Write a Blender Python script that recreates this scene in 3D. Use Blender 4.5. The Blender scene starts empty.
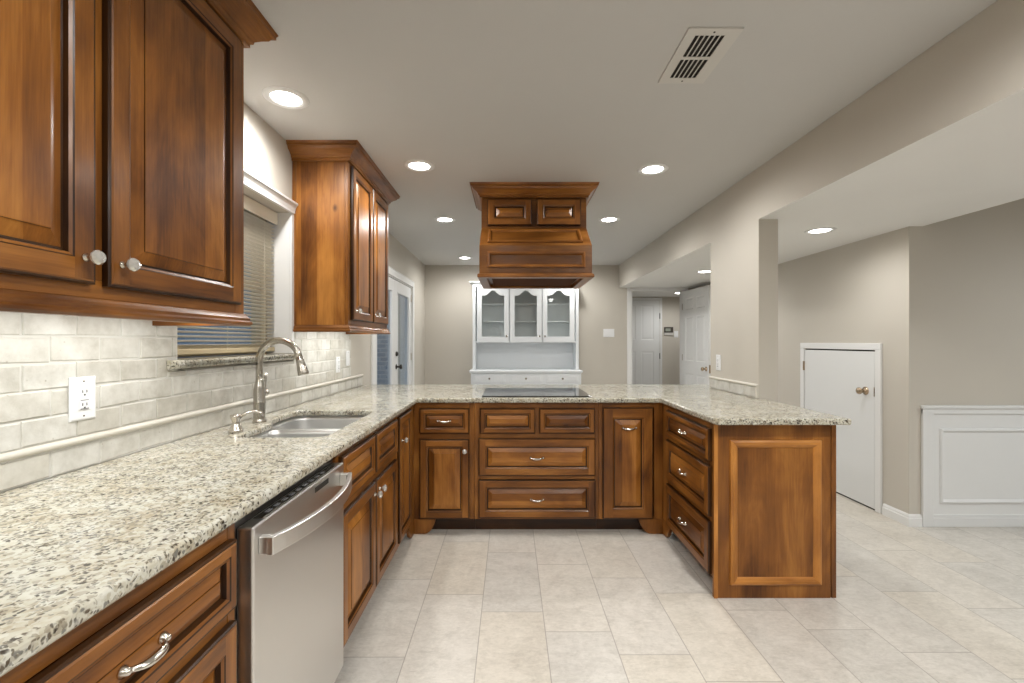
import bpy, bmesh, math, random
from mathutils import Vector, Matrix

# ------------------------------------------------------------------ camera, world, exposure
scene = bpy.context.scene
COL = scene.collection
R = math.radians
F = 450.0                                   # focal length in pixels of the 1024 px frame
cam_d = bpy.data.cameras.new('camera'); cam = bpy.data.objects.new('camera', cam_d); COL.objects.link(cam)
cam.location = (0, 0, 1.29); cam.rotation_euler = (R(90), 0, 0)
cam_d.sensor_width = 36; cam_d.lens = F / 1024 * 36; cam_d.shift_x = 2 / 1024; cam_d.clip_start = .02
scene.camera = cam
scene.view_settings.view_transform = 'Standard'; scene.view_settings.look = 'None'
scene.view_settings.gamma = 1; scene.view_settings.use_curve_mapping = False
scene.view_settings.exposure = 0.75
w = bpy.data.worlds.new('dusk'); scene.world = w; w.use_nodes = True
w.node_tree.nodes['Background'].inputs[0].default_value = (.40, .52, .70, 1)     # dusk sky
w.node_tree.nodes['Background'].inputs[1].default_value = .42
try:
    scene.cycles.max_bounces = 10; scene.cycles.diffuse_bounces = 6; scene.cycles.use_denoising = True
    scene.cycles.sample_clamp_indirect = 6
except Exception:
    pass
W_DOWN, W_SOFFIT, W_UNDER = 33.0, 20.0, 2.5       # lamp powers
LAMP = (1.0, .985, .955)

# ------------------------------------------------------------------ room numbers (metres)
XL, YB, ZC = -1.274, 6.75, 2.435            # left wall, back wall, ceiling
XS, ZS = 1.635, 2.095                       # soffit side, soffit underside
FX, FY, PX = -.645, 3.016, 1.026            # cabinet faces: left run, back run, peninsula
CT, CB = .914, .882                         # worktop top and underside
TOE = .10

# ------------------------------------------------------------------ materials
MATS = {}
def newmat(name):
    m = bpy.data.materials.new(name); m.use_nodes = True
    nt = m.node_tree; b = nt.nodes['Principled BSDF']; MATS[name] = m
    return m, nt, b
def node(nt, typ, **kw):
    n = nt.nodes.new(typ)
    for k, v in kw.items():
        if k.startswith('i_'):
            key = k[2:]; key = int(key) if key.isdigit() else key
            n.inputs[key].default_value = v
        else: setattr(n, k, v)
    return n
def ramp(nt, stops, interp='LINEAR'):
    r = nt.nodes.new('ShaderNodeValToRGB'); cr = r.color_ramp; cr.interpolation = interp
    while len(cr.elements) < len(stops): cr.elements.new(.5)
    for e, (p, c) in zip(cr.elements, stops):
        e.position = p; e.color = (*c, 1) if len(c) == 3 else c
    return r
def mixc(nt, fac, a, b, typ='MIX'):
    m = nt.nodes.new('ShaderNodeMix'); m.data_type = 'RGBA'; m.blend_type = typ
    for sock, v in ((0, fac), (6, a), (7, b)):
        if isinstance(v, (int, float)): m.inputs[sock].default_value = v
        elif isinstance(v, tuple): m.inputs[sock].default_value = (*v, 1)
        else: nt.links.new(v, m.inputs[sock])
    return m.outputs[2]
def mth(nt, op, a, b=None, c=None):
    m = nt.nodes.new('ShaderNodeMath'); m.operation = op
    for i, v in enumerate((a, b, c)):
        if v is None: continue
        if isinstance(v, (int, float)): m.inputs[i].default_value = v
        else: nt.links.new(v, m.inputs[i])
    return m.outputs[0]
def bump(nt, b, h, strength, dist=.01):
    bn = node(nt, 'ShaderNodeBump', i_Strength=strength, i_Distance=dist)
    nt.links.new(h, bn.inputs['Height']); nt.links.new(bn.outputs[0], b.inputs['Normal'])
def plain(name, col, rough=.5, metal=0.0, tex=0, **kw):
    m, nt, b = newmat(name)
    b.inputs['Base Color'].default_value = (*col, 1)
    b.inputs['Roughness'].default_value = rough; b.inputs['Metallic'].default_value = metal
    for k, v in kw.items(): b.inputs[k].default_value = v
    g = node(nt, 'ShaderNodeNewGeometry')
    n = node(nt, 'ShaderNodeTexNoise', i_Scale=3.0, i_Detail=3.0); nt.links.new(g.outputs['Position'], n.inputs['Vector'])
    d = tuple(c * .96 for c in col)
    nt.links.new(mixc(nt, n.outputs[0], col, d), b.inputs['Base Color'])
    if tex:
        n2 = node(nt, 'ShaderNodeTexNoise', i_Scale=160.0, i_Detail=2.0); nt.links.new(g.outputs['Position'], n2.inputs['Vector'])
        bump(nt, b, n2.outputs[0], tex, .002)
    return m

def wood(name, axis, tone=1.0, planks=False, dark=0.0):
    """stained knotty alder; the grain runs along axis"""
    m, nt, b = newmat(name)
    g = node(nt, 'ShaderNodeNewGeometry'); oi = node(nt, 'ShaderNodeObjectInfo')
    off = node(nt, 'ShaderNodeVectorMath', operation='SCALE'); off.inputs['Scale'].default_value = 9.0
    cmb = node(nt, 'ShaderNodeCombineXYZ')
    for i in range(3): nt.links.new(oi.outputs['Random'], cmb.inputs[i])
    nt.links.new(cmb.outputs[0], off.inputs[0])
    add = node(nt, 'ShaderNodeVectorMath', operation='ADD')
    nt.links.new(g.outputs['Position'], add.inputs[0]); nt.links.new(off.outputs[0], add.inputs[1])
    def mapped(s_across, s_along):
        sc = [s_across] * 3; sc['xyz'.index(axis)] = s_along
        v = node(nt, 'ShaderNodeVectorMath', operation='MULTIPLY'); v.inputs[1].default_value = sc
        nt.links.new(add.outputs[0], v.inputs[0]); return v.outputs[0]
    n1 = node(nt, 'ShaderNodeTexNoise', i_Scale=1.0, i_Detail=5.0, i_Roughness=.6, i_Distortion=.9)
    nt.links.new(mapped(6.5, 1.5), n1.inputs['Vector'])
    n2 = node(nt, 'ShaderNodeTexNoise', i_Scale=1.0, i_Detail=3.0, i_Roughness=.7, i_Distortion=.2)
    nt.links.new(mapped(130, 5), n2.inputs['Vector'])
    n3 = node(nt, 'ShaderNodeTexNoise', i_Scale=1.0, i_Detail=2.0, i_Distortion=.4)
    nt.links.new(mapped(4.0, 3.0), n3.inputs['Vector'])
    f = mth(nt, 'ADD', mth(nt, 'MULTIPLY', n1.outputs[0], .50), mth(nt, 'MULTIPLY', n2.outputs[0], .16))
    f = mth(nt, 'ADD', f, mth(nt, 'MULTIPLY', n3.outputs[0], .34))
    if planks:
        sp = node(nt, 'ShaderNodeSeparateXYZ'); nt.links.new(add.outputs[0], sp.inputs[0])
        ax = [a for a in 'xyz' if a != axis]
        s = mth(nt, 'ADD', sp.outputs['xyz'.index(ax[0])], sp.outputs['xyz'.index(ax[1])])
        pl = mth(nt, 'FLOOR', mth(nt, 'MULTIPLY', s, 10.5))
        wn = node(nt, 'ShaderNodeTexWhiteNoise', noise_dimensions='1D'); nt.links.new(pl, wn.inputs['W'])
        f = mth(nt, 'ADD', f, mth(nt, 'MULTIPLY', mth(nt, 'SUBTRACT', wn.outputs[0], .5), .17))
    f = mth(nt, 'SUBTRACT', f, dark - .07)
    t = tone
    r = ramp(nt, [(.30, (.021 * t, .0060 * t, .0013 * t)), (.45, (.088 * t, .0280 * t, .0048 * t)),
                  (.585, (.212 * t, .0765 * t, .0125 * t)), (.77, (.43 * t, .182 * t, .038 * t))])
    nt.links.new(f, r.inputs[0])
    vo = node(nt, 'ShaderNodeTexVoronoi', i_Scale=1.0, i_Randomness=1.0); nt.links.new(mapped(4.2, 2.6), vo.inputs['Vector'])
    k = node(nt, 'ShaderNodeMapRange', i_1=.02, i_2=.075, i_3=.8, i_4=0.0); nt.links.new(vo.outputs['Distance'], k.inputs[0])
    nt.links.new(mixc(nt, k.outputs[0], r.outputs[0], (.035, .010, .004)), b.inputs['Base Color'])
    b.inputs['Roughness'].default_value = .34; b.inputs['Coat Weight'].default_value = .12; b.inputs['Coat Roughness'].default_value = .18
    b.inputs['Specular IOR Level'].default_value = .32
    bump(nt, b, n2.outputs[0], .06, .003)
    return m
for a in 'xyz':
    wood('wood_' + a, a); wood('panel_' + a, a, 1.12, True)
    wood('glaze_' + a, a, .26, False, .06)  # dark glaze in the door grooves; painted-in shade on the toe boards
    wood('honey_' + a, a, 1.25, False, -.09)
wood('hood_x', 'x', .70); wood('hood_z', 'z', .70)

def granite(name):
    m, nt, b = newmat(name)
    g = node(nt, 'ShaderNodeNewGeometry'); P = g.outputs['Position']
    nz = node(nt, 'ShaderNodeTexNoise', i_Scale=60.0, i_Detail=2.0); nt.links.new(P, nz.inputs['Vector'])
    dv = node(nt, 'ShaderNodeVectorMath', operation='SCALE'); dv.inputs['Scale'].default_value = .022
    nt.links.new(nz.outputs['Color'], dv.inputs[0])
    av = node(nt, 'ShaderNodeVectorMath', operation='ADD'); nt.links.new(P, av.inputs[0]); nt.links.new(dv.outputs[0], av.inputs[1])
    v1 = node(nt, 'ShaderNodeTexVoronoi', i_Scale=110.0); nt.links.new(av.outputs[0], v1.inputs['Vector'])
    s1 = node(nt, 'ShaderNodeSeparateColor'); nt.links.new(v1.outputs['Color'], s1.inputs[0])
    r1 = ramp(nt, [(0, (.60, .56, .47)), (.28, (.74, .72, .66)), (.50, (.46, .41, .32)), (.66, (.68, .65, .57)), (.84, (.31, .28, .23))], 'CONSTANT')
    nt.links.new(s1.outputs[0], r1.inputs[0])
    n2 = node(nt, 'ShaderNodeTexNoise', i_Scale=11.0, i_Detail=4.0, i_Roughness=.65); nt.links.new(P, n2.inputs['Vector'])
    r2 = ramp(nt, [(.35, (.73, .71, .66)), (.50, (.60, .55, .45)), (.66, (.38, .29, .17))]); nt.links.new(n2.outputs[0], r2.inputs[0])
    c = mixc(nt, .45, r1.outputs[0], r2.outputs[0])
    cl = node(nt, 'ShaderNodeTexNoise', i_Scale=20.0, i_Detail=3.0); nt.links.new(P, cl.inputs['Vector'])
    for sc, lo, op in ((150.0, .64, .78), (105.0, .74, .92)):
        v2 = node(nt, 'ShaderNodeTexVoronoi', i_Scale=sc); nt.links.new(av.outputs[0], v2.inputs['Vector'])
        s2 = node(nt, 'ShaderNodeSeparateColor'); nt.links.new(v2.outputs['Color'], s2.inputs[0])
        th = mth(nt, 'ADD', s2.outputs[1], mth(nt, 'MULTIPLY', mth(nt, 'SUBTRACT', cl.outputs[0], .5), 1.0))
        dk = node(nt, 'ShaderNodeMapRange', i_1=lo, i_2=lo + .06, i_3=0.0, i_4=1.0); nt.links.new(th, dk.inputs[0])
        near = node(nt, 'ShaderNodeMapRange', i_1=.35, i_2=.60, i_3=1.0, i_4=0.0); nt.links.new(v2.outputs['Distance'], near.inputs[0])
        dcol = ramp(nt, [(0, (.030, .018, .011)), (.40, (.095, .065, .040)), (.70, (.20, .19, .175))], 'CONSTANT'); nt.links.new(s2.outputs[2], dcol.inputs[0])
        c = mixc(nt, mth(nt, 'MULTIPLY', dk.outputs[0], mth(nt, 'MULTIPLY', near.outputs[0], op)), c, dcol.outputs[0])
    c = mixc(nt, 1.0, c, (.80, .82, .80), 'MULTIPLY')
    nt.links.new(c, b.inputs['Base Color'])
    b.inputs['Roughness'].default_value = .11
    b.inputs['Specular IOR Level'].default_value = .5
    return m
granite('granite')

def floor_tile(name):
    m, nt, b = newmat(name)
    g = node(nt, 'ShaderNodeNewGeometry'); P = g.outputs['Position']
    sp = node(nt, 'ShaderNodeSeparateXYZ'); nt.links.new(P, sp.inputs[0])
    TW, TL = .293, .602
    u = mth(nt, 'DIVIDE', mth(nt, 'ADD', sp.outputs[0], .722), TW); n = mth(nt, 'FLOOR', u)
    v = mth(nt, 'DIVIDE', mth(nt, 'ADD', mth(nt, 'SUBTRACT', sp.outputs[1], 2.0), mth(nt, 'MULTIPLY', mth(nt, 'SUBTRACT', n, 3), .147)), TL)
    fv = mth(nt, 'FLOOR', v)
    def edge(t, size):
        fr = mth(nt, 'FRACT', t); e = mth(nt, 'MINIMUM', fr, mth(nt, 'SUBTRACT', 1.0, fr))
        return mth(nt, 'MULTIPLY', e, size)
    e = mth(nt, 'MINIMUM', edge(u, TW), edge(v, TL))
    gr = node(nt, 'ShaderNodeMapRange', i_1=.0013, i_2=.0026, i_3=1.0, i_4=0.0); nt.links.new(e, gr.inputs[0])
    cb = node(nt, 'ShaderNodeCombineXYZ'); nt.links.new(n, cb.inputs[0]); nt.links.new(fv, cb.inputs[1])
    wn = node(nt, 'ShaderNodeTexWhiteNoise', noise_dimensions='2D'); nt.links.new(cb.outputs[0], wn.inputs['Vector'])
    of = node(nt, 'ShaderNodeVectorMath', operation='SCALE'); of.inputs['Scale'].default_value = 7.0; nt.links.new(wn.outputs['Color'], of.inputs[0])
    ad = node(nt, 'ShaderNodeVectorMath', operation='ADD'); nt.links.new(P, ad.inputs[0]); nt.links.new(of.outputs[0], ad.inputs[1])
    n1 = node(nt, 'ShaderNodeTexNoise', i_Scale=7.0, i_Detail=9.0, i_Roughness=.70, i_Distortion=.9); nt.links.new(ad.outputs[0], n1.inputs['Vector'])
    n2 = node(nt, 'ShaderNodeTexNoise', i_Scale=55.0, i_Detail=4.0, i_Roughness=.7); nt.links.new(ad.outputs[0], n2.inputs['Vector'])
    sv = node(nt, 'ShaderNodeVectorMath', operation='MULTIPLY'); sv.inputs[1].default_value = (22, 60, 1); nt.links.new(ad.outputs[0], sv.inputs[0])
    n3 = node(nt, 'ShaderNodeTexNoise', i_Scale=1.0, i_Detail=5.0, i_Roughness=.75, i_Distortion=1.2); nt.links.new(sv.outputs[0], n3.inputs['Vector'])
    f = mth(nt, 'ADD', mth(nt, 'MULTIPLY', n1.outputs[0], .42), mth(nt, 'MULTIPLY', n2.outputs[0], .20))
    f = mth(nt, 'ADD', f, mth(nt, 'MULTIPLY', n3.outputs[0], .38))
    r = ramp(nt, [(.34, (.43, .41, .38)), (.46, (.55, .53, .495)), (.55, (.63, .61, .575)), (.68, (.71, .69, .655))]); nt.links.new(f, r.inputs[0])
    tint = ramp(nt, [(0, (.93, .92, .90)), (.5, (1, .98, .95)), (1, (1, .96, .89))]); nt.links.new(wn.outputs['Value'], tint.inputs[0])
    c = mixc(nt, 1.0, r.outputs[0], tint.outputs[0], 'MULTIPLY')
    nt.links.new(mixc(nt, mth(nt, 'MULTIPLY', gr.outputs[0], .75), c, (.27, .245, .21)), b.inputs['Base Color'])
    b.inputs['Roughness'].default_value = .33
    h = mth(nt, 'SUBTRACT', mth(nt, 'MULTIPLY', n2.outputs[0], .25), gr.outputs[0])
    bump(nt, b, h, .18, .002)
    return m
floor_tile('floor_tile')

def travertine(name):
    m, nt, b = newmat(name)
    g = node(nt, 'ShaderNodeNewGeometry'); P = g.outputs['Position']
    n1 = node(nt, 'ShaderNodeTexNoise', i_Scale=13.0, i_Detail=6.0, i_Roughness=.65); nt.links.new(P, n1.inputs['Vector'])
    r = ramp(nt, [(.3, (.48, .465, .42)), (.5, (.60, .59, .55)), (.7, (.70, .695, .66))]); nt.links.new(n1.outputs[0], r.inputs[0])
    rnd = ramp(nt, [(0, (.86, .84, .80)), (1, (1, 1, 1))]); nt.links.new(g.outputs['Random Per Island'], rnd.inputs[0])
    c = mixc(nt, 1.0, r.outputs[0], rnd.outputs[0], 'MULTIPLY')
    v = node(nt, 'ShaderNodeTexVoronoi', i_Scale=26.0); nt.links.new(P, v.inputs['Vector'])
    k = node(nt, 'ShaderNodeMapRange', i_1=.03, i_2=.09, i_3=.5, i_4=0.0); nt.links.new(v.outputs['Distance'], k.inputs[0])
    nt.links.new(mixc(nt, k.outputs[0], c, (.25, .20, .14)), b.inputs['Base Color'])
    b.inputs['Roughness'].default_value = .6
    n2 = node(nt, 'ShaderNodeTexNoise', i_Scale=45.0, i_Detail=4.0); nt.links.new(P, n2.inputs['Vector'])
    bump(nt, b, mth(nt, 'SUBTRACT', n2.outputs[0], k.outputs[0]), .35, .004)
    return m
travertine('travertine')

def brick(name):
    m, nt, b = newmat(name)
    tc = node(nt, 'ShaderNodeNewGeometry')
    mp = node(nt, 'ShaderNodeMapping'); mp.inputs['Rotation'].default_value = (R(90), 0, 0); nt.links.new(tc.outputs['Position'], mp.inputs[0])
    br = node(nt, 'ShaderNodeTexBrick', i_Scale=1.0); br.inputs['Brick Width'].default_value = .21; br.inputs['Row Height'].default_value = .078
    br.inputs['Mortar Size'].default_value = .008
    br.inputs['Color1'].default_value = (.36, .46, .55, 1); br.inputs['Color2'].default_value = (.24, .32, .40, 1); br.inputs['Mortar'].default_value = (.48, .56, .63, 1)
    nt.links.new(mp.outputs[0], br.inputs['Vector']); nt.links.new(br.outputs[0], b.inputs['Base Color'])
    b.inputs['Roughness'].default_value = .85
    return m
brick('blue_brick')

def steel(name, col, rough, axis='z'):
    m, nt, b = newmat(name)
    b.inputs['Metallic'].default_value = 1.0; b.inputs['Base Color'].default_value = (*col, 1)
    g = node(nt, 'ShaderNodeNewGeometry')
    sc = [420.0] * 3; sc['xyz'.index(axis)] = 2.0
    v = node(nt, 'ShaderNodeVectorMath', operation='MULTIPLY'); v.inputs[1].default_value = sc; nt.links.new(g.outputs['Position'], v.inputs[0])
    n = node(nt, 'ShaderNodeTexNoise', i_Scale=1.0, i_Detail=2.0); nt.links.new(v.outputs[0], n.inputs['Vector'])
    mr = node(nt, 'ShaderNodeMapRange', i_3=rough - .05, i_4=rough + .07); nt.links.new(n.outputs[0], mr.inputs[0])
    nt.links.new(mr.outputs[0], b.inputs['Roughness'])
    return m
steel('steel', (.73, .72, .70), .32, 'z'); steel('sink_steel', (.66, .66, .65), .36, 'y'); steel('polished_steel', (.55, .53, .50), .16, 'y')
steel('nickel', (.50, .47, .42), .22, 'z'); steel('bright_nickel', (.72, .68, .62), .16, 'z'); steel('brass', (.44, .34, .24), .25, 'z')

def glass(name, tint, refl=1.0):
    m, nt, b = newmat(name)
    nt.nodes.remove(b)
    out = nt.nodes['Material Output']
    tr = node(nt, 'ShaderNodeBsdfTransparent'); tr.inputs[0].default_value = (*tint, 1)
    gl = node(nt, 'ShaderNodeBsdfGlossy'); gl.inputs['Roughness'].default_value = .03
    lw = node(nt, 'ShaderNodeLayerWeight', i_Blend=.5)
    fr = mth(nt, 'ADD', mth(nt, 'MULTIPLY', mth(nt, 'POWER', lw.outputs['Facing'], 5.0), .8 * refl), .04 * refl)
    mx = node(nt, 'ShaderNodeMixShader'); nt.links.new(fr, mx.inputs[0])
    nt.links.new(tr.outputs[0], mx.inputs[1]); nt.links.new(gl.outputs[0], mx.inputs[2]); nt.links.new(mx.outputs[0], out.inputs[0])
    return m
glass('pane_glass', (.93, .96, .96)); glass('hutch_glass', (.97, .98, .97), 1.0)
m, nt, b = newmat('crystal'); b.inputs['Metallic'].default_value = .45; b.inputs['Transmission Weight'].default_value = .5; b.inputs['Roughness'].default_value = .06; b.inputs['IOR'].default_value = 1.5
b.inputs['Base Color'].default_value = (.93, .92, .88, 1)
def emit(name, col, s):
    m, nt, b = newmat(name); b.inputs['Emission Color'].default_value = (*col, 1); b.inputs['Emission Strength'].default_value = s
    b.inputs['Base Color'].default_value = (.8, .8, .8, 1); return m
emit('lamp_lens', (1, .96, .90), 14.0)
plain('soffit_bounce_paint', (.80, .80, .785), .9, tex=.12); plain('wall_paint', (.55, .517, .458), .85, tex=.10); plain('ceiling_paint', (.565, .56, .545), .9, tex=.12)  # soffit white lifted above the ceiling colour in place of bounce light
plain('white_paint', (.74, .75, .75), .45); plain('hutch_paint', (.80, .83, .85), .4); plain('trim_paint', (.78, .785, .78), .42)
plain('dark_gap', (.012, .009, .007), .8); plain('black_glass', (.012, .012, .013), .06); plain('white_plastic', (.80, .81, .82), .35)
plain('grout', (.60, .59, .55), .9); plain('pencil_stone', (.64, .61, .54), .5, tex=.1); plain('blind_slat', (.74, .69, .58), .5); plain('almond', (.60, .50, .33), .5); plain('blind_rail', (.46, .38, .24), .55)
plain('slate_paint', (.36, .46, .56), .6); plain('dark_metal', (.05, .045, .04), .35, .6); plain('bronze_plastic', (.06, .05, .04), .4)
plain('lcd', (.30, .33, .28), .3); plain('raw_wood', (.070, .026, .010), .9, **{'Specular IOR Level': .08}); plain('rubber', (.02, .02, .02), .6); plain('ring_print', (.20, .20, .21), .3); plain('vent_metal', (.60, .585, .55), .5)

# ------------------------------------------------------------------ mesh building
class MB:
    def __init__(s): s.v, s.f, s.m, s.mats, s.sm = [], [], [], [], []
    def mi(s, n):
        if n not in s.mats: s.mats.append(n)
        return s.mats.index(n)
    def face(s, idx, mat, smooth=False): s.f.append(tuple(idx)); s.m.append(s.mi(mat)); s.sm.append(smooth)
    def add(s, pts): b = len(s.v); s.v.extend(Vector(p) for p in pts); return b
    def hexa(s, p, mat):                    # 8 corners: bottom 4, top 4
        b = s.add(p)
        for q in ((0, 3, 2, 1), (4, 5, 6, 7), (0, 1, 5, 4), (1, 2, 6, 5), (2, 3, 7, 6), (3, 0, 4, 7)): s.face([b + i for i in q], mat)
    def box(s, x0, x1, y0, y1, z0, z1, mat):
        s.hexa([(x0, y0, z0), (x1, y0, z0), (x1, y1, z0), (x0, y1, z0), (x0, y0, z1), (x1, y0, z1), (x1, y1, z1), (x0, y1, z1)], mat)
        return s
    def tbox(s, T, u0, u1, v0, v1, w0, w1, mat):
        s.hexa([T(u0, v0, w1), T(u1, v0, w1), T(u1, v0, w0), T(u0, v0, w0), T(u0, v1, w1), T(u1, v1, w1), T(u1, v1, w0), T(u0, v1, w0)], mat)
        return s
    def prism(s, poly, T, w0, w1, mat):     # polygon (u,v) pushed from w0 to w1
        n = len(poly); b = s.add([T(u, v, w0) for u, v in poly] + [T(u, v, w1) for u, v in poly])
        s.face([b + i for i in reversed(range(n))], mat); s.face([b + n + i for i in range(n)], mat)
        for i in range(n): j = (i + 1) % n; s.face((b + i, b + j, b + n + j, b + n + i), mat)
        return s
    def rings(s, T, rect, prof, mv, mh, cap=None):
        """nested rectangles: prof = (inset, w); left/right faces take mv, top/bottom mh"""
        u0, u1, v0, v1 = rect; base = None
        for k, pr in enumerate(prof):
            i, wv = pr[0], pr[1]
            b = s.add([T(u0 + i, v0 + i, wv), T(u1 - i, v0 + i, wv), T(u1 - i, v1 - i, wv), T(u0 + i, v1 - i, wv)])
            if base is not None:
                a = pr[2] if len(pr) > 2 else (mv, mh)
                for q in range(4):
                    r = (q + 1) % 4
                    s.face((base + q, base + r, b + r, b + q), a[1] if q % 2 == 0 else a[0])
            base = b
        if cap: s.face((base, base + 1, base + 2, base + 3), cap)
        return base
    def lathe(s, M, prof, mat, seg=20, smooth=True, cap=True):   # prof (r, h), M 4x4
        n = len(prof); b = len(s.v)
        for r, h in prof:
            for k in range(seg):
                a = 2 * math.pi * k / seg; s.v.append(M @ Vector((r * math.cos(a), r * math.sin(a), h)))
        for i in range(n - 1):
            mt = mat[i] if isinstance(mat, list) else mat
            for k in range(seg):
                j = (k + 1) % seg; s.face((b + i * seg + k, b + i * seg + j, b + (i + 1) * seg + j, b + (i + 1) * seg + k), mt, smooth)
        if cap:
            m0 = mat[0] if isinstance(mat, list) else mat; m1 = mat[-1] if isinstance(mat, list) else mat
            s.face([b + k for k in reversed(range(seg))], m0); s.face([b + (n - 1) * seg + k for k in range(seg)], m1)
        return s
    def tube(s, pts, rad, mat, seg=14, flat=1.0):
        pts = [Vector(p) for p in pts]; n = len(pts); b = len(s.v)
        rad = rad if isinstance(rad, (list, tuple)) else [rad] * n
        up = None
        for i, p in enumerate(pts):
            d = (pts[min(i + 1, n - 1)] - pts[max(i - 1, 0)]).normalized()
            if up is None: up = d.orthogonal().normalized()
            up = (up - d * up.dot(d)).normalized(); side = d.cross(up)
            for k in range(seg):
                a = 2 * math.pi * k / seg; s.v.append(p + up * math.cos(a) * rad[i] + side * math.sin(a) * rad[i] * flat)
        for i in range(n - 1):
            for k in range(seg):
                j = (k + 1) % seg; s.face((b + i * seg + k, b + i * seg + j, b + (i + 1) * seg + j, b + (i + 1) * seg + k), mat, True)
        s.face([b + k for k in reversed(range(seg))], mat); s.face([b + (n - 1) * seg + k for k in range(seg)], mat)
        return s
    def sweep(s, path, prof, mats, closed=False):
        """profile (out, z) along an xy path; out is to the right of travel; mats(segment index) -> material"""
        n = len(path); P = [Vector((p[0], p[1])) for p in path]; offs = []
        for i in range(n):
            ds = []
            if closed or i > 0: ds.append((P[i] - P[i - 1]).normalized())
            if closed or i < n - 1: ds.append((P[(i + 1) % n] - P[i]).normalized())
            ns = [Vector((d.y, -d.x)) for d in ds]
            if len(ns) == 1: o = ns[0]
            else:
                t = (ns[0] + ns[1]).normalized(); o = t / max(.2, t.dot(ns[0]))
            offs.append(o)
        k = len(prof); b = len(s.v)
        for i in range(n):
            for o, z in prof: q = P[i] + offs[i] * o; s.v.append(Vector((q.x, q.y, z)))
        for i in range(n if closed else n - 1):
            j = (i + 1) % n; mt = mats(i) if callable(mats) else mats
            for c in range(k): d = (c + 1) % k; s.face((b + i * k + c, b + j * k + c, b + j * k + d, b + i * k + d), mt)
        if not closed:
            mt = mats(0) if callable(mats) else mats
            s.face([b + c for c in range(k)], mt); s.face([b + (n - 1) * k + c for c in reversed(range(k))], mats(n - 2) if callable(mats) else mats)
        return s
    def build(s, name, parent=None, bevel=0, seg=2, kind=None, label=None, origin=None):
        off = Vector(origin) if origin is not None else Vector((0, 0, 0))
        r = parent
        if parent is not None:
            while r.parent is not None: r = r.parent
            off = Vector(r['_o'])
        me = bpy.data.meshes.new(name)
        me.from_pydata([tuple(p - off) for p in s.v], [], s.f)
        for n in s.mats: me.materials.append(MATS[n])
        for p, mi, sm in zip(me.polygons, s.m, s.sm): p.material_index = mi; p.use_smooth = sm
        bm = bmesh.new(); bm.from_mesh(me); bmesh.ops.recalc_face_normals(bm, faces=bm.faces); bm.to_mesh(me); bm.free()
        o = bpy.data.objects.new(name, me); COL.objects.link(o)
        if parent is not None:
            o.parent = parent
        else:
            o.location = off
        o['_o'] = tuple(off)
        if bevel:
            bv = o.modifiers.new('edge', 'BEVEL'); bv.width = bevel; bv.segments = seg; bv.limit_method = 'ANGLE'; bv.angle_limit = R(40); bv.harden_normals = False
        if kind: o['kind'] = kind
        if label: o['label'] = label
        return o

def thing(name, label, cat, loc, group=None, kind=None):
    o = bpy.data.objects.new(name, None); COL.objects.link(o); o.location = loc; o.empty_display_size = .05
    o['label'] = label; o['category'] = cat; o['_o'] = tuple(loc)
    if group: o['group'] = group
    if kind: o['kind'] = kind
    return o
def structure(o, label, cat):
    o['kind'] = 'structure'; o['label'] = label; o['category'] = cat; return o
def tag(o, label, cat, group=None):
    o['label'] = label; o['category'] = cat
    if group: o['group'] = group
    return o
def place(mesh, name, parent, M):          # a shared mesh set under a part, M in world space
    o = bpy.data.objects.new(name, mesh); COL.objects.link(o); o.parent = parent
    r = parent
    while r.parent is not None: r = r.parent
    o.matrix_local = Matrix.Translation(-Vector(r['_o'])) @ M
    o['_o'] = r['_o']; return o
Z = Vector((0, 0, 1))
def frame(O, u, n, v=None):
    O, u, n = Vector(O), Vector(u), Vector(n); v = Vector(v) if v is not None else Z
    f = lambda a, b, c: O + u * a + v * b + n * c
    f.u, f.n, f.v, f.O = u, n, v, O
    return f
def fmat(T, a, b, c):
    p = T(a, b, c); M = Matrix.Identity(4)
    for i, ax in enumerate((T.u, T.v, T.n)):
        for r in range(3): M[r][i] = ax[r]
    for r in range(3): M[r][3] = p[r]
    return M
LEFT = frame((FX, 0, 0), (0, 1, 0), (1, 0, 0))            # u = y
BACK = frame((0, FY, 0), (1, 0, 0), (0, -1, 0))           # u = x
PEN = frame((PX, 0, 0), (0, -1, 0), (-1, 0, 0))           # u = -y
UP = frame((-.949, 0, 0), (0, 1, 0), (1, 0, 0))

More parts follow.
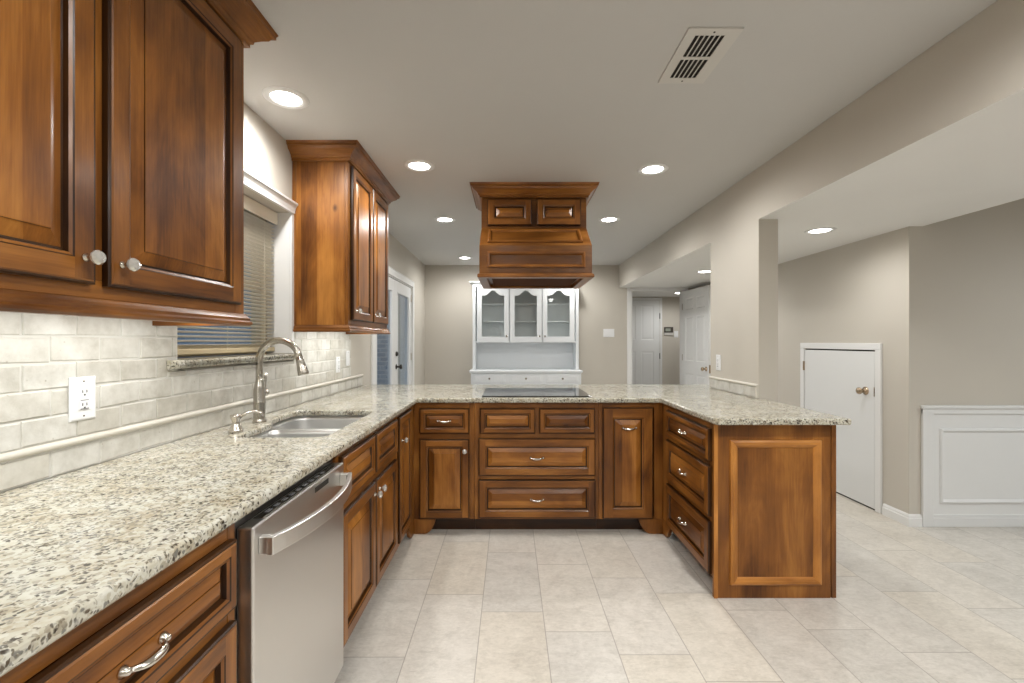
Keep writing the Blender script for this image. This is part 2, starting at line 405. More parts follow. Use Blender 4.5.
def poly2d(outline, holes, T, w0, w1, mat, name, parent=None, bevel=0.0, res=3, origin=(0, 0, 0)):
    """flat sheet with holes, from a filled 2D curve turned into a mesh"""
    cu = bpy.data.curves.new('tmp', 'CURVE'); cu.dimensions = '2D'; cu.fill_mode = 'BOTH'
    for pts in [outline] + holes:
        sp = cu.splines.new('POLY'); sp.points.add(len(pts) - 1); sp.use_cyclic_u = True
        for q, (a, b) in zip(sp.points, pts): q.co = (a, b, 0, 1)
    cu.extrude = max(0, (w1 - w0) / 2 - bevel); cu.bevel_depth = bevel; cu.bevel_resolution = res; cu.offset = -bevel
    tmp = bpy.data.objects.new('tmp', cu); COL.objects.link(tmp)
    dg = bpy.context.evaluated_depsgraph_get(); me = bpy.data.meshes.new_from_object(tmp.evaluated_get(dg))
    bpy.data.objects.remove(tmp); bpy.data.curves.remove(cu)
    me.name = name; wm = (w0 + w1) / 2
    r = parent; off = Vector(origin)
    if parent is not None:
        while r.parent is not None: r = r.parent
        off = Vector(r['_o'])
    for v in me.vertices: v.co = T(v.co.x, v.co.y, v.co.z + wm) - off
    bm = bmesh.new(); bm.from_mesh(me); bmesh.ops.remove_doubles(bm, verts=bm.verts, dist=1e-5); bmesh.ops.recalc_face_normals(bm, faces=bm.faces); bm.to_mesh(me); bm.free()
    me.materials.clear(); me.materials.append(MATS[mat])
    for p in me.polygons: p.material_index = 0; p.use_smooth = False
    o = bpy.data.objects.new(name, me); COL.objects.link(o)
    if parent is not None: o.parent = parent
    else: o.location = off
    o['_o'] = tuple(off)
    return o
def rounded(pts, rad, n=8):
    out = []; N = len(pts)
    for i, p in enumerate(pts):
        p = Vector(p); a = Vector(pts[i - 1]) - p; b = Vector(pts[(i + 1) % N]) - p
        r = rad[i] if isinstance(rad, (list, tuple)) else rad
        if r <= 0: out.append(tuple(p)); continue
        ang = a.angle(b); t = min(r / math.tan(ang / 2), a.length * .49, b.length * .49)
        p0 = p + a.normalized() * t; p1 = p + b.normalized() * t
        for k in range(n + 1):
            s = k / n; q = p0 * (1 - s) ** 2 + p * 2 * s * (1 - s) + p1 * s * s; out.append((q.x, q.y))
    return out

# ------------------------------------------------------------------ the room
def shell(name, boxes, mat, label, cat):
    mb = MB()
    for bx in boxes: mb.box(*bx, mat)
    return structure(mb.build(name), label, cat)
shell('floor', [(-1.6, 6.2, -3.2, 8.4, -.08, 0)], 'floor_tile', 'pale grey beige stone look floor of staggered long tiles', 'floor')
WY0, WY1, WZ0, WZ1 = 1.714, 2.602, 1.222, 2.035        # kitchen window opening
DY0, DY1, DZ1 = 4.195, 5.845, 1.995                    # french door opening
L0 = XL - .20
shell('wall_left', [(L0, XL, -3.2, WY0, 0, ZC), (L0, XL, WY0, WY1, 0, WZ0 - .004), (L0, XL, WY0, WY1, WZ1, ZC), (L0, XL, WY1, DY0, 0, ZC),
                    (L0, XL, DY0, DY1, DZ1, ZC), (L0, XL, DY1, YB + .12, 0, ZC)], 'wall_paint', 'greige painted wall with the sink window and glazed double door', 'wall')
OX0, OX1 = 1.825, 2.60                                # cased opening in the back wall
shell('wall_back', [(XL, OX0, YB, YB + .12, 0, ZC), (OX1, 2.79, YB, YB + .12, 0, ZC), (OX0, OX1, YB, YB + .12, ZS - .004, ZC)], 'wall_paint',
      'greige wall behind the white hutch with a cased opening', 'wall')
XR, YR = 2.79, 3.146
shell('wall_right', [(XR, XR + .12, YR, YB + .12, 0, 1.0), (XR, XR + .12, YR, YB + .12, 1.0, ZC)], 'wall_paint', 'greige wall holding the low white closet door', 'wall')
wr = bpy.data.objects['wall_right']
shell('wall_alcove', [(XR + .12, 6.2, YR, YR + .12, 0, ZC)], 'wall_paint', 'greige wall above the white wainscot panel', 'wall')
shell('wall_east', [(6.08, 6.2, -3.2, YR, 0, ZC)], 'wall_paint', 'greige side wall far beyond the wainscot', 'wall')
shell('wall_front', [(-1.42, 6.2, -3.32, -3.2, 0, ZC)], 'wall_paint', 'greige wall opposite the hutch', 'wall')
shell('ceiling', [(-1.5, 6.2, -3.3, YB + .14, ZC, ZC + .1)], 'ceiling_paint', 'flat off white ceiling with recessed lights over the kitchen', 'ceiling')
mb = MB(); so = (XS, 2.885, -3.2, YB, ZS, ZC - .001)
x0, x1, y0, y1, z0, z1 = so; b = mb.add([(x0, y0, z0), (x1, y0, z0), (x1, y1, z0), (x0, y1, z0), (x0, y0, z1), (x1, y0, z1), (x1, y1, z1), (x0, y1, z1)])
mb.face((b, b + 3, b + 2, b + 1), 'soffit_bounce_paint')
for q in ((0, 1, 5, 4), (1, 2, 6, 5), (2, 3, 7, 6), (3, 0, 4, 7), (4, 5, 6, 7)): mb.face([b + i for i in q], 'wall_paint')
structure(mb.build('ceiling_soffit'), 'long boxed soffit with greige side and white underside', 'soffit')
CY0, CY1 = 2.958, 3.668
shell('wall_column', [(XS, 1.762, CY0, CY1, 0, ZS)], 'wall_paint', 'short greige wall pier rising between worktop and soffit', 'pier')
# hall behind the cased opening
shell('wall_hall', [(1.2, 3.7, 8.1, 8.22, 0, 2.2), (1.2, 1.32, YB + .12, 8.1, 0, 2.2), (3.58, 3.7, YB + .12, 8.1, 0, 2.2)], 'wall_paint', 'greige walls of the hall past the cased opening', 'wall')
shell('ceiling_hall', [(1.2, 3.7, YB + .12, 8.22, ZS, 2.2)], 'soffit_bounce_paint', 'low white ceiling of the hall past the cased opening', 'ceiling')
mb = MB(); mb.box(OX0 - .07, OX0, YB - .016, YB, 0, ZS - .002, 'trim_paint').box(OX1, OX1 + .07, YB - .016, YB, 0, ZS - .002, 'trim_paint').box(OX0, OX1, YB - .016, YB, ZS - .05, ZS - .002, 'trim_paint')
mb.box(OX0, OX0 + .012, YB, YB + .12, 0, ZS - .05, 'trim_paint').box(OX1 - .012, OX1, YB, YB + .12, 0, ZS - .05, 'trim_paint')
structure(mb.build('trim_1', bevel=.003), 'white casing round the opening into the hall', 'casing')
# baseboards
BBP = [(.0005, 0), (.016, 0), (.016, .055), (.012, .062), (.012, .072), (.005, .084), (.0005, .084)]
mb = MB(); mb.sweep([(XR, 3.355), (XR, YR), (2.868, YR)][::-1], [(-o, z) for o, z in BBP], 'trim_paint')
structure(mb.build('baseboard_right'), 'white moulded baseboard round the corner by the low closet door', 'baseboard')
mb = MB(); mb.sweep([(XL, DY1 + .075), (XL, YB), (-.60, YB)], BBP, 'trim_paint'); structure(mb.build('baseboard_left'), 'white baseboard in the corner beside the glazed double door', 'baseboard')
mb = MB(); mb.sweep([(1.02, YB), (OX0 - .071, YB)], BBP, 'trim_paint'); structure(mb.build('baseboard_back'), 'white baseboard between hutch and cased opening', 'baseboard')
# wainscot on the alcove wall
WT = frame((0, YR, 0), (1, 0, 0), (0, -1, 0))
ws = thing('trim_2', 'white wainscot panel with moulded frame on the greige wall', 'wainscot', (2.871, YR, 0), kind='structure')
mb = MB(); mb.tbox(WT, 2.875, 5.6, .08, .82, .001, .006, 'white_paint'); mb.build('backing_panel', ws)
mb = MB(); mb.tbox(WT, 2.871, 2.945, 0, .82, .001, .02, 'white_paint'); mb.tbox(WT, 2.871, 5.6, .785, .825, .0012, .018, 'white_paint'); mb.tbox(WT, 2.866, 5.6, .825, .845, .0012, .03, 'white_paint')
mb.build('cap_rail', ws, bevel=.003)
mb = MB(); mb.tbox(WT, 2.946, 5.6, 0, .062, .001, .018, 'white_paint'); mb.tbox(WT, 2.946, 5.6, .062, .086, .001, .012, 'white_paint'); mb.build('base_board', ws, bevel=.003)
MOLD = [(0, .006), (.004, .018), (.014, .022), (.022, .014), (.030, .006)]
for a, bb in ((2.995, 4.12), (4.22, 5.5)):
    mb = MB(); mb.rings(WT, (a, bb, .16, .685), MOLD, 'white_paint', 'white_paint'); mb.build('panel_moulding', ws)

# ------------------------------------------------------------------ outside, seen through the glass
o = MB().box(-9, -2.06, 8.0, 8.2, -.3, 3.4, 'blue_brick').build('wall_exterior'); structure(o, 'grey brick house wall outside in blue dusk', 'wall')
o = MB().box(-2.058, -1.45, 8.0, 8.2, -.3, 3.4, 'slate_paint').build('wall_exterior_boards'); structure(o, 'smooth slate blue house wall outside in dusk', 'wall')
o = MB().box(-9, -1.6, -3, 9, -.3, -.2, 'slate_paint').build('ground_patio'); structure(o, 'patio slab outside the glazed double door', 'ground')

# ------------------------------------------------------------------ tiled backsplash
random.seed(4)
def tile_field(mb, T, u0, u1, rows, holes=(), tw=.1485, w0=.002, w1=.010, start=0.0):
    for ri, (v0, v1) in enumerate(rows):
        u = u0 - tw * ((start + .5 * (ri % 2)) % 1)
        while u < u1 - .004:
            a, bq = max(u, u0), min(u + tw, u1); u += tw
            if bq - a < .006: continue
            segs = [(a, bq, v0, v1)]
            for h in holes:
                nxt = []
                for s in segs:
                    if s[1] <= h[0] or s[0] >= h[1] or s[3] <= h[2] or s[2] >= h[3]: nxt.append(s); continue
                    if s[0] < h[0]: nxt.append((s[0], h[0], s[2], s[3]))
                    if s[1] > h[1]: nxt.append((h[1], s[1], s[2], s[3]))
                    if s[2] < h[2]: nxt.append((max(s[0], h[0]), min(s[1], h[1]), s[2], h[2]))
                segs = nxt
            for a2, b2, c2, d2 in segs:
                if b2 - a2 < .01 or d2 - c2 < .012: continue
                g = .0016; j = lambda: random.uniform(-.0022, .0022); e = .004; wv = w1 + random.uniform(-.0012, .0012)
                A = [(a2 + g, c2 + g), (b2 - g, c2 + g), (b2 - g, d2 - g), (a2 + g, d2 - g)]
                A = [(p + j(), q + j()) for p, q in A]; cx, cy = (a2 + b2) / 2, (c2 + d2) / 2
                I = [(p + (e if p < cx else -e), q + (e if q < cy else -e)) for p, q in A]
                M_ = [(p + (e * .3 if p < cx else -e * .3), q + (e * .3 if q < cy else -e * .3)) for p, q in A]
                b = mb.add([T(p, q, w0) for p, q in A] + [T(p, q, wv - .002) for p, q in M_] + [T(p, q, wv) for p, q in I])
                for L in (0, 4):
                    for k in range(4): r = (k + 1) % 4; mb.face((b + L + k, b + L + r, b + L + 4 + r, b + L + 4 + k), 'travertine')
                mb.face((b + 8, b + 9, b + 10, b + 11), 'travertine')
LW = frame((XL, 0, 0), (0, 1, 0), (1, 0, 0))
rows = [(CT + .002, .989)] + [(1.011 + .0735 * i, 1.011 + .0735 * (i + 1)) for i in range(5)]
SILL0, SILL1 = 1.655, 2.632
mb = MB(); tile_field(mb, LW, .26, 3.585, rows, [(SILL0 + .01, SILL1 - .01, 1.180, 1.226), (WY0 - .003, WY1 + .033, 1.20, 1.5)], start=.41)
for a, bq, c, d in ((.26, 3.585, CT + .001, 1.18), (.26, WY0, 1.18, 1.378), (WY1 + .03, 3.585, 1.18, 1.378)): mb.tbox(LW, a, bq, c, d, .0005, .0072, 'grout')
structure(mb.build('wall_left_tile'), 'tumbled cream travertine brick tiles behind the sink worktop', 'backsplash')
mb = MB(); prof = [(0, .989)] + [(.006 + .013 * math.sin(t), 1.0 - .011 * math.cos(t)) for t in [math.pi * i / 8 for i in range(9)]] + [(0, 1.011)]
mb.sweep([(XL, .26), (XL, 3.86)], prof, 'pencil_stone'); structure(mb.build('trim_3'), 'rounded cream stone pencil rail above the lowest row of wall tiles', 'trim')
mb = MB(); mb.tbox(LW, 3.585, 3.86, CT + .001, .989, .0005, .006, 'grout'); tile_field(mb, LW, 3.586, 3.86, [(CT + .002, .989)])
structure(mb.build('wall_left_tile_end'), 'single low row of cream tiles near the glazed double door', 'backsplash')
PL = frame((XS, 0, 0), (0, -1, 0), (-1, 0, 0))
mb = MB(); tile_field(mb, PL, -CY1, -CY0 - .02, [(CT + .002, .99)], tw=.2, start=.3); mb.tbox(PL, -CY1, -CY0 - .002, CT + .001, .99, .0005, .0072, 'grout')
structure(mb.build('wall_column_tile'), 'low row of cream tiles at the foot of the wall pier', 'backsplash')
mb = MB(); mb.sweep([(XS, CY1), (XS, CY0)], [(0, .99), (.012, .99), (.016, .996), (.016, 1.002), (.010, 1.009), (0, 1.009)], 'pencil_stone')
mb.tbox(PL, -CY0 - .02, -CY0, CT + .001, .99, 0, .014, 'pencil_stone'); structure(mb.build('trim_4', bevel=.002), 'cream stone edging round the low tiles on the wall pier', 'trim')

# ------------------------------------------------------------------ kitchen window, sill, blind
wn = thing('window_1', 'white sash window in the tiled wall above the sink', 'window', (XL, 2.16, WZ0), kind='structure')
WP = frame((XL - .165, 0, 0), (0, 1, 0), (1, 0, 0))
mb = MB()
for a, bq, c, d in ((WY0 + .001, WY0 + .05, WZ0, WZ1), (WY1 - .05, WY1 - .001, WZ0, WZ1), (WY0 + .05, WY1 - .05, WZ0, WZ0 + .05), (WY0 + .05, WY1 - .05, WZ1 - .05, WZ1 - .001)): mb.tbox(WP, a, bq, c, d, -.03, .03, 'almond')
mb.tbox(WP, WY0 + .05, WY1 - .05, 1.58, 1.625, -.025, .02, 'almond'); mb.build('window_frame', wn, bevel=.003)
MB().tbox(WP, WY0 + .05, WY1 - .05, WZ0 + .05, WZ1 - .05, -.008, -.003, 'pane_glass').build('pane', wn)
mb = MB(); mb.tbox(LW, WY1 + .001, WY1 + .03, WZ0 + .001, WZ1 + .01, .0005, .012, 'trim_paint'); mb.tbox(LW, 1.62, 2.6335, WZ1, WZ1 + .055, .0005, .018, 'trim_paint')
mb.tbox(LW, WY1 - .0005, WY1 + .0006, WZ0 + .001, WZ1, -.13, .0005, 'trim_paint')
mb.sweep([(XL, 1.61), (XL, 2.6335)], [(.0005, 2.05), (.019, 2.05), (.022, 2.066), (.028, 2.080), (.034, 2.086), (.034, 2.097), (.0005, 2.098)], 'trim_paint')
mb.build('head_trim', wn, bevel=.002)
sl = MB(); prof = [(-.13, 1.186), (.024, 1.186)] + [(.024 + .017 * math.sin(t), 1.2035 - .0175 * math.cos(t)) for t in [math.pi * i / 8 for i in range(1, 8)]] + [(.024, 1.221), (-.13, 1.221)]
sl.sweep([(XL, WY0 + .001), (XL, WY1 - .001)], prof, 'granite'); p2 = [(.011 if o < 0 else o, z) for o, z in prof]
sl.sweep([(XL, SILL0), (XL, SILL1)], p2, 'granite'); structure(sl.build('window_sill'), 'speckled granite sill under the window blind', 'sill')
bl = thing('window_blind', 'tan horizontal slat blind hanging in the sink window', 'blind', (XL - .095, 2.16, WZ1 - .005))
BX = XL - .095; ba, bb_ = WY0 + .006, WY1 - .006
mb = MB(); mb.box(BX - .022, BX + .022, ba, bb_, WZ1 - .05, WZ1 - .004, 'blind_slat'); mb.box(BX + .022, BX + .03, ba, bb_, WZ1 - .075, WZ1 - .004, 'blind_slat'); mb.build('head_rail', bl, bevel=.003)
mb = MB(); nsl = 36; zt, zb = WZ1 - .085, WZ0 + .05
for i in range(nsl):
    z = zt + (zb - zt) * i / (nsl - 1); hw = .0125; tl = .004
    pts = [(-hw, -tl), (0, .0015), (hw, tl)]
    b = mb.add([(BX + p, y, z + q) for y in (ba, bb_) for p, q in pts] + [(BX + p, y, z + q + .0012) for y in (ba, bb_) for p, q in pts])
    for f in ((0, 1, 4, 3), (1, 2, 5, 4), (6, 9, 10, 7), (7, 10, 11, 8), (0, 3, 9, 6), (2, 8, 11, 5)): mb.face([b + k for k in f], 'blind_slat')
mb.build('slats', bl)
mb = MB(); mb.box(BX - .014, BX + .014, ba, bb_, WZ0 + .012, WZ0 + .036, 'blind_rail'); mb.build('bottom_rail', bl, bevel=.004, label='darker tan bottom rail')
for i, y in enumerate((WY0 + .10, 2.16, WY1 - .12)):
    MB().box(BX + .0135, BX + .0145, y - .001, y + .001, WZ0 + .03, WZ1 - .05, 'blind_slat').build('ladder_cord', bl)
mb = MB(); mb.tube([(BX + .034, WY0 + .06, WZ1 - .06), (BX + .034, WY0 + .062, 1.5), (BX + .034, WY0 + .06, 1.265)], .0022, 'white_plastic', 8); mb.lathe(Matrix.Translation((BX + .034, WY0 + .06, 1.245)), [(.002, .02), (.006, .012), (.006, 0), (.001, -.002)][::-1], 'white_plastic', 10)
mb.build('pull_cord', bl)

# ------------------------------------------------------------------ knobs and pulls (shared meshes)
def mesh_of(mb, name):
    o = mb.build(name); me = o.data; bpy.data.objects.remove(o); return me
I4 = Matrix.Identity(4)
mb = MB(); mb.lathe(I4, [(.0095, 0), (.0095, .003), (.0055, .006), (.0045, .012), (.0075, .015), (.0075, .017)], 'bright_nickel', 16)
mb.lathe(I4, [(.006, .017), (.0125, .0195), (.0165, .025), (.0165, .029), (.012, .035), (.004, .0375)], 'crystal', 12, smooth=False)
KNOB = mesh_of(mb, 'glass_knob')
mb = MB(); N = 17; pts = []; rad = []
for i in range(N):
    t = -1 + 2 * i / (N - 1); pts.append((t * .040, -.004 * (1 - t * t), .004 + .020 * (1 - abs(t) ** 3.2))); rad.append(.0042 + .0036 * (1 - t * t))
mb.tube(pts, rad, 'bright_nickel', 10, .62)
for s in (-1, 1): mb.lathe(Matrix.Translation((s * .042, 0, 0)), [(.0105, 0), (.0105, .003), (.007, .008), (.0055, .013), (.002, .015)], 'bright_nickel', 14)
PULL = mesh_of(mb, 'arched_pull')

# ------------------------------------------------------------------ cabinet pieces
def front(T, rect, kind, name, parent, ax, knob=None, pull=None, w=(.0005, .02), fw=None, wood_='wood', label=None):
    """raised panel door or drawer front; rect=(u0,u1,v0,v1); ax = world axis along u"""
    u0, u1, v0, v1 = rect; w0, w1 = w
    mv, mh = wood_ + '_z', wood_ + '_' + ax; gv, gh = 'glaze_z', 'glaze_' + ax
    drawer = kind == 'drawer'; pm = 'panel_' + (ax if drawer else 'z')
    if fw is None: fw = min(.060, (v1 - v0) * .26) if drawer else .058
    mb = MB()
    mb.rings(T, rect, [(0, w0), (0, w1 - .006, (gv, gh)), (.003, w1 - .0025, (gv, gh)), (.006, w1 - .0025, (gv, gh)), (.009, w1)], mv, mh)
    o_, i_ = .009, fw - .013
    A0, A1, B0, B1 = u0 + o_, u1 - o_, v0 + o_, v1 - o_; C0, C1, D0, D1 = u0 + i_, u1 - i_, v0 + i_, v1 - i_
    for (pl, mt) in (([(A0, B0), (C0, B0), (C0, D0), (C0, D1), (C0, B1), (A0, B1)], mv), ([(C1, B0), (A1, B0), (A1, B1), (C1, B1), (C1, D1), (C1, D0)], mv),
                     ([(C0, B0), (C1, B0), (C1, D0), (C0, D0)], mh), ([(C0, D1), (C1, D1), (C1, B1), (C0, B1)], mh)):
        b = mb.add([T(p, q, w1) for p, q in pl]); mb.face([b + k for k in range(len(pl))], mt)
    rb = .032 if not drawer else min(.026, (v1 - v0) * .13)
    P = (pm, pm); G = (gv, gh)
    mb.rings(T, (C0, C1, D0, D1), [(0, w1), (.003, w1 - .002, G), (.009, w1 - .005, (mv, mh)), (.012, w1 - .014, G), (.017, w1 - .014, G), (.016 + rb, w1 - .0035, P), (.0165 + rb, w1 - .0015, G), (.019 + rb, w1 - .001, P)], mv, mh, pm)
    b = mb.add([T(u0, v0, w0), T(u1, v0, w0), T(u1, v1, w0), T(u0, v1, w0)]); mb.face((b + 3, b + 2, b + 1, b), mv)
    o = mb.build(name, parent)
    if label: o['label'] = label
    if knob: k = place(KNOB, 'knob', o, fmat(T, knob[0], knob[1], w1)); k['label'] = 'clear glass knob on nickel base'
    if pull: k = place(PULL, 'handle', o, fmat(T, pull[0], pull[1], w1 - .001)); k['label'] = 'arched satin nickel pull'
    return o
def ubox(T, mb, u0, u1, v0, v1, w0, w1, mat): mb.tbox(T, u0, u1, v0, v1, w0, w1, mat)
def base_unit(T, u0, u1, depth, name, label, cat, ax, rails, stiles=(.035, .035), mids=(), foot=(0, 0), group=None, toe=True, back_in=.0):
    """carcass, face frame and toe kick; rails = z of the rail tops/bottoms, mids = extra stiles (u0,u1,z0,z1)"""
    O = T((u0 + u1) / 2, 0, -depth / 2); o = thing(name, label, cat, (O.x, O.y, 0), group)
    mb = MB(); mb.tbox(T, u0, u0 + .018, TOE, CB - .002, -depth, -.0195, 'wood_z'); mb.tbox(T, u1 - .018, u1, TOE, CB - .002, -depth, -.0195, 'wood_z')
    mb.tbox(T, u0 + .018, u1 - .018, TOE, TOE + .018, -depth, -.0195, 'wood_' + ax); mb.tbox(T, u0 + .018, u1 - .018, TOE + .018, CB - .002, -depth, -depth + .008, 'wood_z'); mb.build('carcass', o)
    mb = MB()
    mb.tbox(T, u0, u0 + stiles[0], TOE, CB - .002, -.019, 0, 'wood_z'); mb.tbox(T, u1 - stiles[1], u1, TOE, CB - .002, -.019, 0, 'wood_z')
    a, bq = u0 + stiles[0], u1 - stiles[1]
    for z0_, z1_ in rails: mb.tbox(T, a, bq, z0_, z1_, -.019, -.0003, 'wood_' + ax)
    for m_ in mids: mb.tbox(T, m_[0], m_[1], m_[2], m_[3], -.019, -.0006, 'wood_z')
    mb.build('face_frame', o, bevel=.0015, seg=1)
    mb = MB(); mb.tbox(T, u0, u1, 0, TOE - .001, -.09, -.075, 'glaze_' + ax); mb.tbox(T, u0, u0 + .02, 0, TOE - .001, -depth, -.091, 'wood_z'); mb.tbox(T, u1 - .02, u1, 0, TOE - .001, -depth, -.091, 'wood_z')  # toe board coloured dark to stand in for shade under the cabinet
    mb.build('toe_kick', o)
    for s, fl in ((0, foot[0]), (1, foot[1])):
        if not fl: continue
        e = (u0, 1) if s == 0 else (u1, -1)
        pf = [(0, 0), (fl * .48, 0), (fl * .60, .004), (fl * .72, .014), (fl * .82, .030), (fl * .91, .054), (fl * .98, .080), (fl, TOE - .001), (0, TOE - .001)]
        pf = [(e[0] + e[1] * p, q) for p, q in pf]
        mb = MB(); mb.prism(pf, T, -.019, 0, 'wood_z'); mb.build('bracket_foot', o)
    return o

# ---- left run
G_B = None
o = base_unit(LEFT, .455, 1.055, .61, 'base_cabinet', 'base cabinet of stacked drawers under the worktop before the dishwasher', 'cabinet', 'y', [(TOE, .16), (.372, .402), (.645, .68), (.836, CB - .002)], (.05, .028))
front(LEFT, (.50, 1.037, .68, .836), 'drawer', 'drawer', o, 'y', pull=(.768, .757))
front(LEFT, (.50, 1.037, .402, .648), 'drawer', 'drawer', o, 'y', pull=(.768, .53))
front(LEFT, (.50, 1.037, .13, .372), 'drawer', 'drawer', o, 'y', pull=(.768, .255))
o = base_unit(LEFT, 1.66, 2.545, .61, 'sink_cabinet', 'base cabinet under the sink with twin doors and false drawer fronts', 'cabinet', 'y', [(TOE, .15), (.632, .675), (.855, CB - .002)], (.045, .04), [(2.085, 2.14, TOE, .875)])
front(LEFT, (1.69, 2.098, .672, .856), 'drawer', 'drawer_front', o, 'y'); front(LEFT, (2.122, 2.513, .672, .856), 'drawer', 'drawer_front', o, 'y')
front(LEFT, (1.69, 2.104, .135, .636), 'door', 'door', o, 'y', knob=(2.075, .585)); front(LEFT, (2.116, 2.513, .135, .636), 'door', 'door', o, 'y', knob=(2.148, .59))
o = base_unit(LEFT, 2.548, 3.05, .61, 'base_cabinet', 'narrow full door base cabinet in the inner corner left of the cooktop', 'cabinet', 'y', [(TOE, .15), (.855, CB - .002)], (.03, .166), foot=(0, .176))
front(LEFT, (2.568, 2.882, .135, .856), 'door', 'door', o, 'y', knob=(2.60, .72), fw=.05)
# ---- back run
o = base_unit(BACK, -.6447, -.2395, .60, 'base_cabinet', 'base cabinet with one drawer over one door, left of the cooktop drawers', 'cabinet', 'x', [(TOE, .125), (.636, .676), (.842, CB - .002)], (.042, .034), foot=(.145, 0))
front(BACK, (-.604, -.272, .676, .842), 'drawer', 'drawer', o, 'x', pull=(-.438, .762)); front(BACK, (-.604, -.272, .108, .636), 'door', 'door', o, 'x', knob=(-.300, .562))
o = base_unit(BACK, -.2385, .5915, .60, 'base_cabinet', 'wide base cabinet with four drawer fronts directly below the black cooktop', 'cabinet', 'x', [(TOE, .125), (.366, .396), (.64, .676), (.842, CB - .002)], (.04, .026), [(.155, .205, .64, .876)])
front(BACK, (-.202, .168, .676, .842), 'drawer', 'drawer_front', o, 'x'); front(BACK, (.196, .566, .676, .842), 'drawer', 'drawer_front', o, 'x')
front(BACK, (-.210, .570, .394, .642), 'drawer', 'drawer', o, 'x', pull=(.18, .516)); front(BACK, (-.210, .570, .112, .366), 'drawer', 'drawer', o, 'x', pull=(.18, .240))
o = base_unit(BACK, .5925, 1.0256, .60, 'base_cabinet', 'tall pull out base cabinet in the inner corner right of the cooktop', 'cabinet', 'x', [(TOE, .125), (.846, CB - .002)], (.036, .06), foot=(0, .16))
front(BACK, (.62, .955, .108, .848), 'door', 'door', o, 'x', pull=(.795, .714), fw=.078)
# ---- peninsula
o = base_unit(PEN, -3.05, -2.283, .585, 'base_cabinet', 'peninsula base cabinet with three drawers and a framed end panel', 'cabinet', 'y', [(TOE, .125), (.374, .40), (.655, .682), (.846, CB - .002)], (.131, .03), foot=(.156, 0))
for r, pz in (((-2.915, -2.288, .68, .846), .765), ((-2.915, -2.288, .40, .656), .53), ((-2.915, -2.288, .108, .374), .245)):
    front(PEN, r, 'drawer', 'drawer', o, 'y', pull=(-2.62, pz))
EP = frame((0, 2.281, 0), (1, 0, 0), (0, -1, 0))
mb = MB(); mb.tbox(EP, PX - .001, 1.612, 0, CB - .002, .0005, .02, 'wood_z'); mb.build('end_panel', o, bevel=.0015, seg=1)
mb = MB(); mb.tbox(EP, PX - .002, PX + .018, 0, CB - .002, .0205, .022, 'honey_z'); mb.build('corner_bead', o, label='paler strip down the corner of the end panel')
mb = MB(); mb.rings(EP, (1.103, 1.562, .068, .796), [(0, .0205), (.002, .030), (.010, .034), (.022, .033), (.034, .027), (.040, .0205)], 'honey_z', 'honey_x'); mb.build('panel_moulding', o, label='paler applied picture frame moulding')
mb = MB(); mb.tbox(EP, 1.616, 1.641, 0, CB - .002, -.65, .019, 'wood_z'); mb.build('back_panel', o, bevel=.0015, seg=1)

